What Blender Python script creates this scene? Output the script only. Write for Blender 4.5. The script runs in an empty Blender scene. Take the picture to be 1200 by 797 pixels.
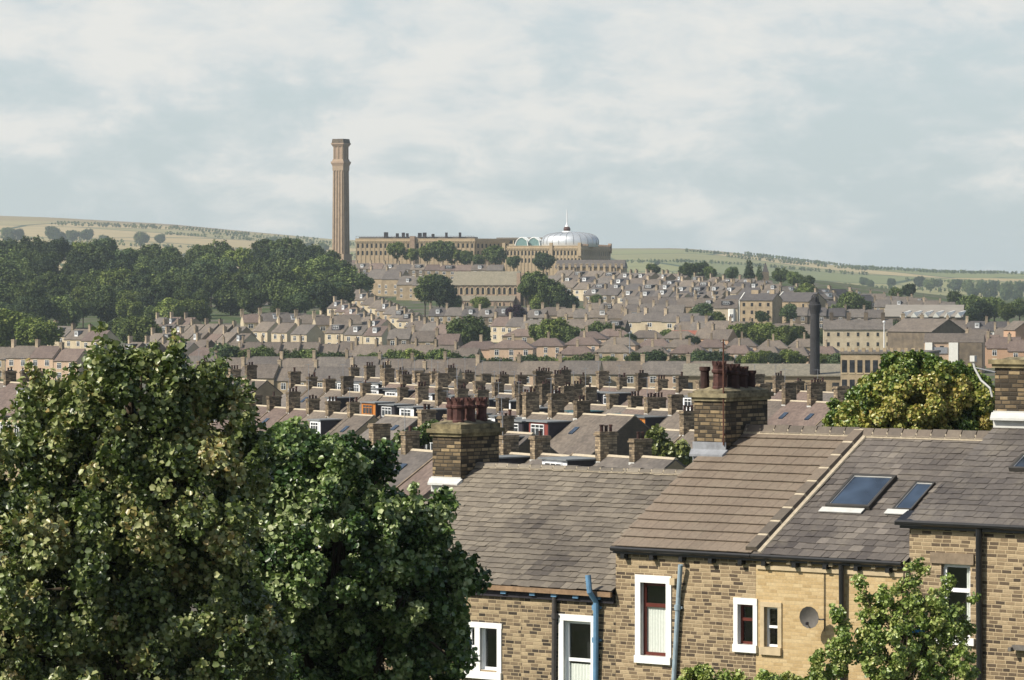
import bpy, math, random
import numpy as np
from mathutils import Vector, Matrix
R = math.radians
rnd = random.Random(7)
F = 4500.0          # focal length in photo pixels (photo is 1200 wide)
HY = 330.0          # row of the horizon in the photo
col = bpy.context.scene.collection

def W(px, py, Y):
    return Vector(((px-600)/F*Y, Y, (HY-py)/F*Y))

ORD = ['first','second','third','fourth','fifth','sixth','seventh','eighth','ninth','tenth','eleventh','twelfth',
       'thirteenth','fourteenth','fifteenth','sixteenth','seventeenth','eighteenth','nineteenth','twentieth']
TENS = {20:'twenty',30:'thirty',40:'forty',50:'fifty'}
def ordn(i):
    if i < 20: return ORD[i]
    n = i+1; t = n//10*10
    return TENS[t]+'-'+ORD[n-t-1] if n != t else TENS[t][:-1]+'ieth'

SKIP = set('''the top row of hipped roofs|1
the upper right row of hipped roofs|3
the hipped roofs behind the left chimneys|2
the hipped roofs right of the round chimney|0
the hipped roofs right of the round chimney|1
the third row from the front|9
the short row at the far left edge|0
the low row behind the near ridge|0
the row behind the right chimney stack|4
the back row beside the round chimney|0
the cream terrace below the wood|0
the street stepping down the hill|0
the street stepping down the hill|1
the top row left of the tall chimney|0
the top row left of the tall chimney|1
the top row left of the tall chimney|2
the top row right of the tall chimney|1
the top row right of the tall chimney|2
the second row right of the tall chimney|0
the dark gables right of the broad wood|0
the dark gables right of the broad wood|1
the fourth hillside row|4
the row above the tall flats|4
the row above the tall flats|5
the row above the tall flats|6
the row above the tall flats|7
the brown row behind the orange row|0
the far right cream row|2
the scattered houses above the wood|0
the scattered houses above the wood|1
the scattered houses above the wood|2
wood0|10
wood6|0
T708|383
T740|358
T770|358
T828|378
T955|365
the tree belt left of the pale hipped pair|0
the tree belt left of the pale hipped pair|9
the low bushes right behind the chimneys|0
the low bushes right behind the chimneys|1
the low bushes right behind the chimneys|2
the low bushes right behind the chimneys|3
the low bushes right behind the chimneys|4
the low bushes right behind the chimneys|5
the low bushes right behind the chimneys|6
the low bushes right behind the chimneys|7
the low bushes right behind the chimneys|8
the low bushes behind the middle chimneys|0
the low bushes behind the middle chimneys|1
the low bushes behind the middle chimneys|2
the low bushes behind the middle chimneys|3
the low bushes behind the middle chimneys|4
the low bushes behind the middle chimneys|5
the low bushes behind the middle chimneys|6
the low bushes behind the middle chimneys|7
the low bushes behind the middle chimneys|8
the hedge above the hipped roofs|1
the hedge above the hipped roofs|5
the hedge above the hipped roofs|10
the bushes beyond the warehouse roof|6
far|3
far|12
far|13'''.split('\n')); REST = set('''the second street stepping down the hill|0
the top row right of the tall chimney|0
the skyline row left of the far wood|2
the brown row behind the orange row|1
the far right cream row|1
the second row left of the gabled house|0
the second row right of the tall chimney|1
the skyline row left of the far wood|6
the row peeping over the big left tree|1
the skyline row left of the far wood|0
the row ending in the orange dormer|3
the long brown row above the hedge|1
the low row above the right tree crown|0
the row above the tall flats|9
the topmost row right of the mill|6
the skyline row of chimneys|0
the fourth hillside row|6
the skyline row left of the far wood|1
the low row left of the dark gable|2
the second skyline row|12
the third hillside row|10
the row behind the purple bush|0
the skyline row left of the far wood|9
the dark gables right of the broad wood|2
the dark row right of the flats|1
the row peeping over the big left tree|0
the street stepping down the hill|11
the roofs on the far right skyline|4
the topmost row right of the mill|5
the topmost row right of the mill|7
the short row at the far left edge|1
the roofs on the far right skyline|0
the row below the stone church|5
the fourth hillside row|3
the dark row right of the flats|0
the third row from the front|8
the row under the round trees|6
the roofs on the far right skyline|3
the skyline row of chimneys|6
the street stepping down the hill|10
the skyline row of chimneys|7
the row above the tall flats|8
the skyline row of chimneys|8
the roofs on the far right skyline|2
the skyline row of chimneys|5
the row above the tall flats|2
the row under the round trees|5
the low row above the big left tree|2
the skyline row of chimneys|1
the skyline row left of the far wood|3
the street stepping down the hill|2
the skyline row left of the far wood|7
the second skyline row at right|4
the skyline row of chimneys|9
the row above the tall flats|1
the skyline row of chimneys|4
the long brown roofed row above the trees|0
the fifth hillside row|5
the second street stepping down the hill|4
the fifth hillside row|6
the row above the tall flats|0
the row with the pinkish skylit roofs|0
the topmost row right of the mill|4
the long brown row above the hedge|2
the skyline row left of the far wood|5
the second skyline row|10
the fourth hillside row|2'''.split('\n'))-{''}; KILL = []
# ------------------------------------------------------------------ materials
MATS = {}
class NT:
    def __init__(s, nt): s.nt = nt
    def n(s, typ, **kw):
        nd = s.nt.nodes.new(typ)
        for k, v in kw.items():
            if k == 'inp':
                for kk, vv in v.items():
                    if hasattr(vv, 'is_linked') or isinstance(vv, bpy.types.NodeSocket): s.nt.links.new(vv, nd.inputs[kk])
                    else: nd.inputs[kk].default_value = vv
            else: setattr(nd, k, v)
        return nd
    def math(s, op, a, b=0.0, c=None):
        nd = s.nt.nodes.new('ShaderNodeMath'); nd.operation = op
        for i, v in enumerate((a, b, c)):
            if v is None: continue
            if isinstance(v, bpy.types.NodeSocket): s.nt.links.new(v, nd.inputs[i])
            else: nd.inputs[i].default_value = v
        return nd.outputs[0]
    def ramp(s, fac, stops, const=False):
        nd = s.nt.nodes.new('ShaderNodeValToRGB')
        cr = nd.color_ramp
        if const: cr.interpolation = 'CONSTANT'
        while len(cr.elements) < len(stops): cr.elements.new(0.5)
        for e, (p, c) in zip(cr.elements, stops):
            e.position = p; e.color = (*c, 1) if len(c) == 3 else c
        s.nt.links.new(fac, nd.inputs[0]); return nd.outputs[0]
    def mix(s, fac, a, b, blend='MIX'):
        nd = s.nt.nodes.new('ShaderNodeMix'); nd.data_type = 'RGBA'; nd.blend_type = blend
        for i, v in ((0, fac), (6, a), (7, b)):
            if isinstance(v, bpy.types.NodeSocket): s.nt.links.new(v, nd.inputs[i])
            else: nd.inputs[i].default_value = v if i == 0 else (*v, 1)
        return nd.outputs[2]
    def noise(s, vec, scale, detail=4, rough=0.6, dist=0.0):
        nd = s.n('ShaderNodeTexNoise'); nd.inputs['Scale'].default_value = scale
        nd.inputs['Detail'].default_value = detail; nd.inputs['Roughness'].default_value = rough
        nd.inputs['Distortion'].default_value = dist
        if vec is not None: s.nt.links.new(vec, nd.inputs['Vector'])
        return nd.outputs[0]
    def obj(s): return s.n('ShaderNodeTexCoord').outputs['Object']
    def xyz(s, v):
        nd = s.n('ShaderNodeSeparateXYZ'); s.nt.links.new(v, nd.inputs[0]); return nd.outputs
    def comb(s, x, y, z):
        nd = s.n('ShaderNodeCombineXYZ')
        for i, v in enumerate((x, y, z)):
            if isinstance(v, bpy.types.NodeSocket): s.nt.links.new(v, nd.inputs[i])
            else: nd.inputs[i].default_value = v
        return nd.outputs[0]
    def bump(s, h, strength=0.5, dist=0.02):
        nd = s.n('ShaderNodeBump'); nd.inputs['Strength'].default_value = strength; nd.inputs['Distance'].default_value = dist
        s.nt.links.new(h, nd.inputs['Height']); return nd.outputs[0]

def newmat(name):
    m = bpy.data.materials.new(name); m.use_nodes = True
    nt = m.node_tree; nt.nodes.clear()
    t = NT(nt)
    out = t.n('ShaderNodeOutputMaterial'); p = t.n('ShaderNodeBsdfPrincipled')
    nt.links.new(p.outputs[0], out.inputs[0])
    p.inputs['Roughness'].default_value = 0.85
    p.inputs['Specular IOR Level'].default_value = 0.3
    MATS[name] = m
    return m, t, p, out

def objrand(t, lo=0.8, hi=1.2):
    oi = t.n('ShaderNodeObjectInfo')
    return t.math('MULTIPLY_ADD', oi.outputs['Random'], hi-lo, lo), oi.outputs['Random']

def simple(name, c, rough=0.8, var=0.25, scale=3.0, spec=0.3, rand=0.0, metal=0.0, c2=None):
    m, t, p, o = newmat(name)
    f = t.noise(t.obj(), scale, 5, 0.65)
    lo = tuple(x*(1-var) for x in c); hi = c2 if c2 else tuple(min(1, x*(1+var)) for x in c)
    cc = t.ramp(f, [(0.3, lo), (0.7, hi)])
    if rand:
        k, _ = objrand(t, 1-rand, 1+rand)
        cc = t.mix(1.0, cc, t.comb(k, k, k), 'MULTIPLY')
    t.nt.links.new(cc, p.inputs['Base Color'])
    p.inputs['Roughness'].default_value = rough; p.inputs['Specular IOR Level'].default_value = spec
    p.inputs['Metallic'].default_value = metal
    return m

def coursed(name, stops, h=0.11, w=0.30, mortar=(0.30, 0.25, 0.17), mw=0.09, rand=0.0, soot=0.35, sootc=(0.03, 0.026, 0.02), bumpd=0.012, axis='xz'):
    """squared stones laid in courses, each stone with a tone of its own"""
    m, t, p, o = newmat(name)
    v = t.obj(); s = t.xyz(v)
    x = t.math('ADD', s[0], s[1]) if axis == 'xz' else s[0]
    wob = t.math('MULTIPLY_ADD', t.noise(v, 1.3, 2), 0.03, -0.015)
    z = t.math('DIVIDE', t.math('ADD', s[2], wob), h)
    row = t.math('FLOOR', z)
    rr = t.n('ShaderNodeTexWhiteNoise', noise_dimensions='1D'); t.nt.links.new(row, rr.inputs['W'])
    ww = t.math('MULTIPLY_ADD', rr.outputs[0], 0.5*w, 0.75*w)
    xx = t.math('ADD', t.math('DIVIDE', x, ww), t.math('MULTIPLY', rr.outputs[0], 7.3))
    cx = t.math('FLOOR', xx)
    wn = t.n('ShaderNodeTexWhiteNoise', noise_dimensions='2D')
    t.nt.links.new(t.comb(cx, row, 0.0), wn.inputs['Vector'])
    base = t.ramp(wn.outputs[0], stops)
    fine = t.noise(v, 14, 5, 0.7)
    base = t.mix(0.8, base, t.ramp(fine, [(0.25, (0.72, 0.72, 0.72)), (0.75, (1.25, 1.22, 1.18))]), 'MULTIPLY')
    # soot and damp patches that run over many stones
    pat = t.noise(v, 0.55, 5, 0.7)
    sf = t.math('MULTIPLY', t.ramp(pat, [(0.46, (0, 0, 0)), (0.72, (1, 1, 1))]), soot)
    base = t.mix(sf, base, sootc)
    fx = t.math('FRACT', xx); fz = t.math('FRACT', z)
    ex = t.math('MULTIPLY', t.math('MINIMUM', fx, t.math('SUBTRACT', 1.0, fx)), w/h)
    ez = t.math('MINIMUM', fz, t.math('SUBTRACT', 1.0, fz))
    e = t.math('MINIMUM', ex, ez)
    e = t.math('ADD', e, t.math('MULTIPLY_ADD', t.noise(v, 30, 2), 0.06, -0.03))
    mm = t.ramp(e, [(mw*0.6, (1, 1, 1)), (mw*1.5, (0, 0, 0))])
    cc = t.mix(mm, base, mortar)
    if rand:
        k, _ = objrand(t, 1-rand, 1+rand)
        cc = t.mix(1.0, cc, t.comb(k, k, k), 'MULTIPLY')
    t.nt.links.new(cc, p.inputs['Base Color'])
    hgt = t.math('MULTIPLY_ADD', fine, 0.4, t.math('MULTIPLY', mm, -1.0))
    t.nt.links.new(t.bump(hgt, 0.7, bumpd), p.inputs['Normal'])
    return m

def farwall(name, c1, c2, dark=None, rand=0.18, dk=0.4):
    m, t, p, o = newmat(name)
    v = t.obj()
    f = t.noise(v, 0.7, 6, 0.75)
    s = t.xyz(v)
    st = t.noise(t.comb(t.math('MULTIPLY', t.math('ADD', s[0], s[1]), 1.4), t.math('MULTIPLY', s[2], 5.0), 0.0), 1.6, 3, 0.7)
    cc = t.ramp(f, [(0.25, c1), (0.75, c2)])
    cc = t.mix(0.55, cc, t.ramp(st, [(0.3, (0.65, 0.64, 0.62)), (0.7, (1.3, 1.27, 1.22))]), 'MULTIPLY')
    if dark:
        g = t.noise(v, 0.32, 4, 0.6)
        cc = t.mix(t.math('MULTIPLY', t.ramp(g, [(0.45, (0, 0, 0)), (0.65, (1, 1, 1))]), dk), cc, dark)
    k, _ = objrand(t, 1-rand, 1+rand)
    cc = t.mix(1.0, cc, t.comb(k, k, k), 'MULTIPLY')
    t.nt.links.new(cc, p.inputs['Base Color'])
    return m

def farroof(name, c1, c2, rand=0.2, hue=0.06):
    m, t, p, o = newmat(name)
    v = t.obj(); s = t.xyz(v)
    f = t.noise(v, 0.5, 6, 0.7)
    cz = t.math('FLOOR', t.math('DIVIDE', s[2], 0.13)); cx = t.math('FLOOR', t.math('DIVIDE', s[0], 0.28))
    wn = t.n('ShaderNodeTexWhiteNoise', noise_dimensions='2D'); t.nt.links.new(t.comb(cx, cz, 0.0), wn.inputs['Vector'])
    cc = t.ramp(f, [(0.28, c1), (0.74, c2)])
    cc = t.mix(1.0, cc, t.ramp(wn.outputs[0], [(0, (0.8, 0.8, 0.8)), (1, (1.18, 1.17, 1.15))]), 'MULTIPLY')
    # lichen streaks that run down the slope
    st = t.noise(t.comb(t.math('MULTIPLY', s[0], 2.2), 0.0, t.math('MULTIPLY', s[2], 0.5)), 1.1, 4, 0.7)
    cc = t.mix(t.math('MULTIPLY', t.ramp(st, [(0.55, (0, 0, 0)), (0.75, (1, 1, 1))]), 0.28), cc, (0.30, 0.27, 0.20))
    k, r = objrand(t, 1-rand, 1+rand)
    cc = t.mix(1.0, cc, t.comb(t.math('MULTIPLY', k, 1.0+hue*0.5), k, t.math('MULTIPLY_ADD', r, -hue, k)), 'MULTIPLY')
    t.nt.links.new(cc, p.inputs['Base Color'])
    fz = t.math('FRACT', t.math('DIVIDE', s[2], 0.13))
    t.nt.links.new(t.bump(fz, 0.3, 0.02), p.inputs['Normal'])
    p.inputs['Roughness'].default_value = 0.7
    return m

def attrmat(name, rough=0.8, spec=0.3, trans=0.0, transc=(0.25, 0.4, 0.05), rand=0.0, bump=0.0, mottle=0.0):
    m, t, p, o = newmat(name)
    a = t.n('ShaderNodeAttribute', attribute_name='col')
    cc = a.outputs['Color']
    if mottle:
        cc = t.mix(mottle, cc, t.ramp(t.noise(t.obj(), 9, 6, 0.75), [(0.25, (0.6, 0.6, 0.6)), (0.75, (1.4, 1.37, 1.3))]), 'MULTIPLY')
        cc = t.mix(t.math('MULTIPLY', t.ramp(t.noise(t.obj(), 1.1, 6, 0.75), [(0.5, (0, 0, 0)), (0.72, (1, 1, 1))]), 0.35), cc, (0.24, 0.21, 0.16))
    if rand:
        k, r = objrand(t, 1-rand, 1+rand)
        cc = t.mix(1.0, cc, t.comb(t.math('MULTIPLY_ADD', r, 0.25*rand, k), k, k), 'MULTIPLY')
    t.nt.links.new(cc, p.inputs['Base Color'])
    p.inputs['Roughness'].default_value = rough; p.inputs['Specular IOR Level'].default_value = spec
    if bump:
        t.nt.links.new(t.bump(t.noise(t.obj(), 25, 4), bump, 0.01), p.inputs['Normal'])
    if trans:
        tr = t.n('ShaderNodeBsdfTranslucent')
        t.nt.links.new(t.mix(1.0, cc, (1.3, 1.6, 0.6), 'MULTIPLY'), tr.inputs[0])
        mx = t.n('ShaderNodeMixShader'); mx.inputs[0].default_value = trans
        t.nt.links.new(p.outputs[0], mx.inputs[1]); t.nt.links.new(tr.outputs[0], mx.inputs[2])
        t.nt.links.new(mx.outputs[0], o.inputs[0])
    return m

BUFF = [(0.0, (0.035, 0.028, 0.022)), (0.2, (0.075, 0.058, 0.042)), (0.36, (0.16, 0.12, 0.078)), (0.65, (0.25, 0.19, 0.12)), (1.0, (0.38, 0.30, 0.19))]
coursed('stone_sooty', BUFF, 0.098, 0.27, mortar=(0.36, 0.285, 0.18), mw=0.10, soot=0.3)
coursed('stone_worn', [(0, (0.06, 0.045, 0.033)), (0.22, (0.13, 0.095, 0.063)), (0.6, (0.26, 0.195, 0.12)), (1, (0.39, 0.305, 0.195))], 0.098, 0.27, mortar=(0.42, 0.33, 0.21), mw=0.10, soot=0.2)
coursed('stone_clean', [(0, (0.38, 0.275, 0.14)), (0.5, (0.46, 0.34, 0.18)), (1, (0.50, 0.39, 0.225))], 0.09, 0.26, mortar=(0.45, 0.35, 0.21), mw=0.05, soot=0.06, bumpd=0.006)
coursed('stone_stack', [(0, (0.035, 0.028, 0.02)), (0.35, (0.10, 0.075, 0.047)), (0.7, (0.21, 0.155, 0.09)), (1, (0.36, 0.27, 0.155))], 0.11, 0.30, mortar=(0.05, 0.042, 0.032), mw=0.12, soot=0.85, sootc=(0.02, 0.017, 0.014), bumpd=0.03)
simple('sooty_cap', (0.055, 0.048, 0.035), 0.9, 0.5, 2.5, c2=(0.30, 0.25, 0.14))
simple('mossy_cap', (0.07, 0.06, 0.04), 0.95, 0.5, 2.6, c2=(0.34, 0.29, 0.18))
simple('terracotta', (0.06, 0.026, 0.023), 0.75, 0.5, 5, c2=(0.11, 0.048, 0.04))
simple('terracotta_sooty', (0.04, 0.02, 0.017), 0.85, 0.5, 5)
simple('white_paint', (0.78, 0.78, 0.76), 0.5, 0.06, 6)
simple('white_plastic', (0.82, 0.83, 0.84), 0.35, 0.04, 3)
simple('stone_dressed', (0.46, 0.37, 0.24), 0.85, 0.15, 5)
simple('stone_lintel', (0.20, 0.155, 0.11), 0.9, 0.25, 5)
simple('red_frame', (0.10, 0.022, 0.015), 0.5, 0.2, 4)
simple('black_iron', (0.012, 0.012, 0.013), 0.35, 0.3, 5, spec=0.5)
simple('blue_pipe', (0.12, 0.24, 0.38), 0.45, 0.15, 5)
simple('pale_pipe', (0.28, 0.36, 0.42), 0.5, 0.15, 5)
simple('grey_pipe', (0.055, 0.05, 0.048), 0.6, 0.3, 5)
simple('lead', (0.22, 0.23, 0.25), 0.6, 0.25, 4)
simple('lead_pale', (0.50, 0.50, 0.48), 0.6, 0.12, 5)
simple('mortar', (0.42, 0.36, 0.27), 0.95, 0.2, 8)
simple('gutter_board', (0.23, 0.15, 0.09), 0.8, 0.35, 4)
simple('curtain', (0.80, 0.80, 0.76), 0.9, 0.08, 12)
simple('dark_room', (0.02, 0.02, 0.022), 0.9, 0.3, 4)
simple('bark', (0.06, 0.045, 0.03), 0.95, 0.4, 9)
simple('rust', (0.10, 0.045, 0.03), 0.8, 0.4, 8)
simple('dish', (0.13, 0.12, 0.11), 0.6, 0.2, 6)
simple('silver', (0.60, 0.63, 0.65), 0.38, 0.1, 0.3, metal=0.6)
simple('rib_white', (0.75, 0.77, 0.77), 0.5, 0.05, 1)
simple('teal_glass', (0.15, 0.25, 0.25), 0.15, 0.2, 0.4, spec=0.6)
simple('roof_felt', (0.16, 0.17, 0.175), 0.8, 0.2, 1.2, rand=0.25)
simple('roof_felt_teal', (0.03, 0.10, 0.12), 0.6, 0.2, 1.2)
simple('cheek_dark', (0.025, 0.022, 0.028), 0.7, 0.3, 2, rand=0.3)
simple('dormer_white', (0.75, 0.76, 0.78), 0.5, 0.06, 2, rand=0.08)
simple('dormer_orange', (0.45, 0.17, 0.035), 0.6, 0.12, 3)
simple('dormer_red', (0.20, 0.045, 0.035), 0.7, 0.15, 3)
simple('render_white', (0.72, 0.71, 0.66), 0.9, 0.08, 1.5, rand=0.06)
simple('tarmac', (0.05, 0.05, 0.05), 0.9, 0.2, 2)
coursed('stack_near', [(0, (0.08, 0.062, 0.045)), (0.4, (0.19, 0.145, 0.095)), (1, (0.36, 0.28, 0.185))], 0.16, 0.4, mortar=(0.10, 0.08, 0.06), rand=0.35, soot=0.6)
simple('sheet_roof', (0.26, 0.235, 0.20), 0.7, 0.12, 0.2)
simple('mast_white', (0.75, 0.75, 0.75), 0.5, 0.05, 1)
simple('blue_scrap', (0.02, 0.16, 0.42), 0.5, 0.1, 5)
farwall('far_buff', (0.27, 0.21, 0.14), (0.40, 0.32, 0.215), (0.13, 0.10, 0.07), dk=0.45)
farwall('far_cream', (0.44, 0.375, 0.27), (0.56, 0.48, 0.35), (0.2, 0.16, 0.11), 0.12, 0.3)
farwall('far_sooty', (0.09, 0.073, 0.057), (0.19, 0.15, 0.105), (0.05, 0.042, 0.035), 0.3, 0.6)
farwall('far_orange', (0.38, 0.24, 0.16), (0.46, 0.31, 0.21), None, 0.12)
farwall('far_pink', (0.40, 0.29, 0.21), (0.50, 0.37, 0.27), None, 0.12)
farwall('far_red', (0.22, 0.08, 0.06), (0.30, 0.12, 0.09), None, 0.2)
farwall('mill_stone', (0.38, 0.29, 0.19), (0.47, 0.375, 0.25), (0.24, 0.18, 0.12), 0.05, 0.3)
farwall('church_stone', (0.30, 0.215, 0.16), (0.39, 0.29, 0.215), (0.16, 0.12, 0.09), 0.05, 0.3)
farwall('tower_stone', (0.27, 0.20, 0.145), (0.38, 0.29, 0.205), (0.14, 0.10, 0.075), 0.02, 0.3)
farwall('black_stone', (0.022, 0.022, 0.026), (0.05, 0.05, 0.055), None, 0.1)
farroof('slate_brown', (0.095, 0.082, 0.071), (0.175, 0.150, 0.128))
farroof('slate_grey', (0.085, 0.078, 0.074), (0.155, 0.140, 0.128))
farroof('slate_dark', (0.055, 0.052, 0.056), (0.10, 0.093, 0.092))
farroof('tile_purple', (0.105, 0.080, 0.071), (0.17, 0.132, 0.116))
farroof('tile_red', (0.22, 0.085, 0.06), (0.30, 0.12, 0.085), 0.1)
farroof('church_slate', (0.17, 0.16, 0.125), (0.23, 0.21, 0.165), 0.05)
attrmat('leaf', 0.38, 0.5, trans=0.12, rand=0.0)
simple('stack_far', (0.30, 0.24, 0.17), 0.9, 0.45, 1.2, rand=0.35)
attrmat('leaf_far', 0.75, 0.2, trans=0.10, rand=0.5)
attrmat('slates', 0.72, 0.35, bump=0.5, mottle=0.6)

def glass(name, c, r=0.08):
    m, t, p, o = newmat(name)
    f = t.noise(t.obj(), 0.9, 2)
    t.nt.links.new(t.ramp(f, [(0.35, tuple(x*0.6 for x in c)), (0.65, tuple(x*1.5 for x in c))]), p.inputs['Base Color'])
    p.inputs['Roughness'].default_value = r; p.inputs['Specular IOR Level'].default_value = 0.6
    return m
glass('glass', (0.03, 0.033, 0.038)); glass('glass_blue', (0.03, 0.045, 0.07), 0.12)
simple('window_grey', (0.05, 0.047, 0.043), 0.5, 0.2, 4)
def clearglass():
    m, t, p, o = newmat('clear_glass')
    g = t.n('ShaderNodeBsdfGlossy'); g.inputs['Roughness'].default_value = 0.03
    tr = t.n('ShaderNodeBsdfTransparent'); tr.inputs[0].default_value = (0.9, 0.93, 0.92, 1)
    fr = None
    mx = t.n('ShaderNodeMixShader')
    mx.inputs[0].default_value = 0.10; t.nt.links.new(tr.outputs[0], mx.inputs[1]); t.nt.links.new(g.outputs[0], mx.inputs[2])
    t.nt.links.new(mx.outputs[0], o.inputs[0])
clearglass()

# ------------------------------------------------------------------ mesh builder
class MB:
    def __init__(s, off=(0, 0, 0)):
        s.v = []; s.f = []; s.m = []; s.c = []; s.off = off; s.names = []
    def mi(s, m):
        if m not in s.names: s.names.append(m)
        return s.names.index(m)
    def poly(s, pts, m, c=None):
        i = len(s.v); s.v += [tuple(p) for p in pts]
        s.f.append(tuple(range(i, i+len(pts)))); s.m.append(s.mi(m)); s.c.append(c)
    def raw(s, vs, fs, m, c=None):
        i = len(s.v); s.v += [tuple(p) for p in vs]; k = s.mi(m)
        for f in fs: s.f.append(tuple(i+j for j in f)); s.m.append(k); s.c.append(c)
    def hexa(s, p, m, c=None):   # p: 8 points, bottom ring 0-3, top ring 4-7
        s.raw(p, [(3, 2, 1, 0), (4, 5, 6, 7), (0, 1, 5, 4), (1, 2, 6, 5), (2, 3, 7, 6), (3, 0, 4, 7)], m, c)
    def box(s, x0, x1, y0, y1, z0, z1, m, c=None):
        s.hexa([(x0, y0, z0), (x1, y0, z0), (x1, y1, z0), (x0, y1, z0), (x0, y0, z1), (x1, y0, z1), (x1, y1, z1), (x0, y1, z1)], m, c)
    def frust(s, cx, cy, z0, z1, a, b, m, ax=None, bx=None):
        ax = a if ax is None else ax; bx = b if bx is None else bx
        s.hexa([(cx-a, cy-ax, z0), (cx+a, cy-ax, z0), (cx+a, cy+ax, z0), (cx-a, cy+ax, z0), (cx-b, cy-bx, z1), (cx+b, cy-bx, z1), (cx+b, cy+bx, z1), (cx-b, cy+bx, z1)], m)
    def rev(s, cx, cy, prof, m, n=12, a0=0.0, sx=1, sy=1, cap=True):
        vs = []
        for r, z in prof:
            for k in range(n):
                a = a0+2*math.pi*k/n; vs.append((cx+r*sx*math.cos(a), cy+r*sy*math.sin(a), z))
        fs = []
        for j in range(len(prof)-1):
            for k in range(n):
                k2 = (k+1) % n; fs.append((j*n+k, j*n+k2, (j+1)*n+k2, (j+1)*n+k))
        if cap:
            fs.append(tuple(range(n-1, -1, -1))); fs.append(tuple((len(prof)-1)*n+k for k in range(n)))
        s.raw(vs, fs, m)
    def tube(s, pts, r, m, n=8):
        pts = [Vector(p) for p in pts]; rr = r if isinstance(r, (list, tuple)) else [r]*len(pts)
        vs = []; fs = []
        for i, p in enumerate(pts):
            d = (pts[min(i+1, len(pts)-1)]-pts[max(i-1, 0)]).normalized()
            a = d.cross(Vector((0.31, 0.83, 0.46))).normalized(); b = d.cross(a)
            for k in range(n):
                t = 2*math.pi*k/n; q = p+(a*math.cos(t)+b*math.sin(t))*rr[i]; vs.append(tuple(q))
        for i in range(len(pts)-1):
            for k in range(n):
                k2 = (k+1) % n; fs.append((i*n+k, (i+1)*n+k, (i+1)*n+k2, i*n+k2))
        fs.append(tuple(range(n))); fs.append(tuple((len(pts)-1)*n+k for k in range(n-1, -1, -1)))
        s.raw(vs, fs, m)
    def build(s, name, parent=None, smooth=False):
        me = bpy.data.meshes.new(name)
        o = s.off
        me.from_pydata([(x-o[0], y-o[1], z-o[2]) for x, y, z in s.v], [], s.f)
        for n in s.names: me.materials.append(MATS[n])
        me.polygons.foreach_set('material_index', s.m)
        if any(c is not None for c in s.c):
            at = me.attributes.new('col', 'FLOAT_COLOR', 'FACE')
            flat = []
            for c in s.c: flat += [*(c or (0.2, 0.2, 0.2)), 1.0]
            at.data.foreach_set('color', flat)
        if smooth: me.polygons.foreach_set('use_smooth', [True]*len(s.f))
        me.update()
        ob = bpy.data.objects.new(name, me); col.objects.link(ob)
        if parent: ob.parent = parent
        return ob

def empty(name, loc, rz=0.0):
    o = bpy.data.objects.new(name, None); col.objects.link(o); o.location = loc; o.rotation_euler = (0, 0, rz)
    o.empty_display_size = 0.5
    return o
def tag(o, label=None, cat=None, group=None, kind=None):
    if label:
        n = len(label.split())
        if not 4 <= n <= 16: print('LABEL LENGTH', n, label)
        o['label'] = label
    if cat: o['category'] = cat
    if group: o['group'] = group
    if kind: o['kind'] = kind
    return o
def copy_tree(o, parent=None):
    c = o.copy(); col.objects.link(c)
    if parent is not None: c.parent = parent
    for ch in KIDS.get(o.name, []): copy_tree(ch, c)
    return c
KIDS = {}
# ------------------------------------------------------------------ terrain
GP = [(-300, -5), (-20, -2.4), (0, -1.9), (10, -3.0), (30, -8), (60, -12.5), (100, -15.5), (200, -20.5), (480, -22.5), (560, -25), (700, -30), (900, -29.5),
      (1000, -27.3), (1100, -25.2), (1300, -22.6), (1500, -19.0), (1800, -9.2), (2000, -2.8), (2200, 3.2), (2500, 5.0), (3500, -14)]
SKY = [(-900, 262), (-300, 258), (0, 253), (60, 255), (200, 263), (390, 281), (560, 288), (700, 293), (800, 293), (860, 298), (930, 307), (1000, 315), (1100, 320), (1200, 321), (1500, 326), (2200, 330)]
def lerp_pts(P, x):
    if x <= P[0][0]: return P[0][1]
    for (a, b), (c, d) in zip(P, P[1:]):
        if x <= c: return b+(d-b)*(x-a)/(c-a)
    return P[-1][1]
def sm(t): t = max(0.0, min(1.0, t)); return t*t*(3-2*t)
YF = 8500.0
def terrain(X, Y):
    if Y < 3500: z = lerp_pts(GP, Y)
    px = 600+F*X/max(Y, 60.0)
    px = max(-1500, min(2700, px))
    if Y >= 3500:
        zs = (HY-lerp_pts(SKY, px))/F*YF
        t = (Y-3500)/(YF-3500)
        if t <= 1: z = -14+(zs+14)*(0.35*t+0.65*sm(t))
        else: z = zs-(Y-YF)*0.03
        z += 7*math.sin(X/610+1.0)*math.sin(Y/900)*sm(t*3)*sm((1.15-t)*3)
    drop = sm((px-840)/380)*sm((Y-1250)/700)*(1-sm((Y-3200)/3500))
    z -= drop*32/F*min(Y, 2600)
    return z
def solveY(px, py, H=0.0, lo=960, hi=2450):
    """distance at which something H metres tall on the ground shows its top at (px, py)"""
    best = None
    def f(Y): return HY-(terrain((px-600)/F*Y, Y)+H)/Y*F-py
    a, b = lo, hi
    if f(a) < 0: return a
    if f(b) > 0: return b
    for _ in range(40):
        m = (a+b)/2
        if f(m) > 0: a = m
        else: b = m
    return (a+b)/2

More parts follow.
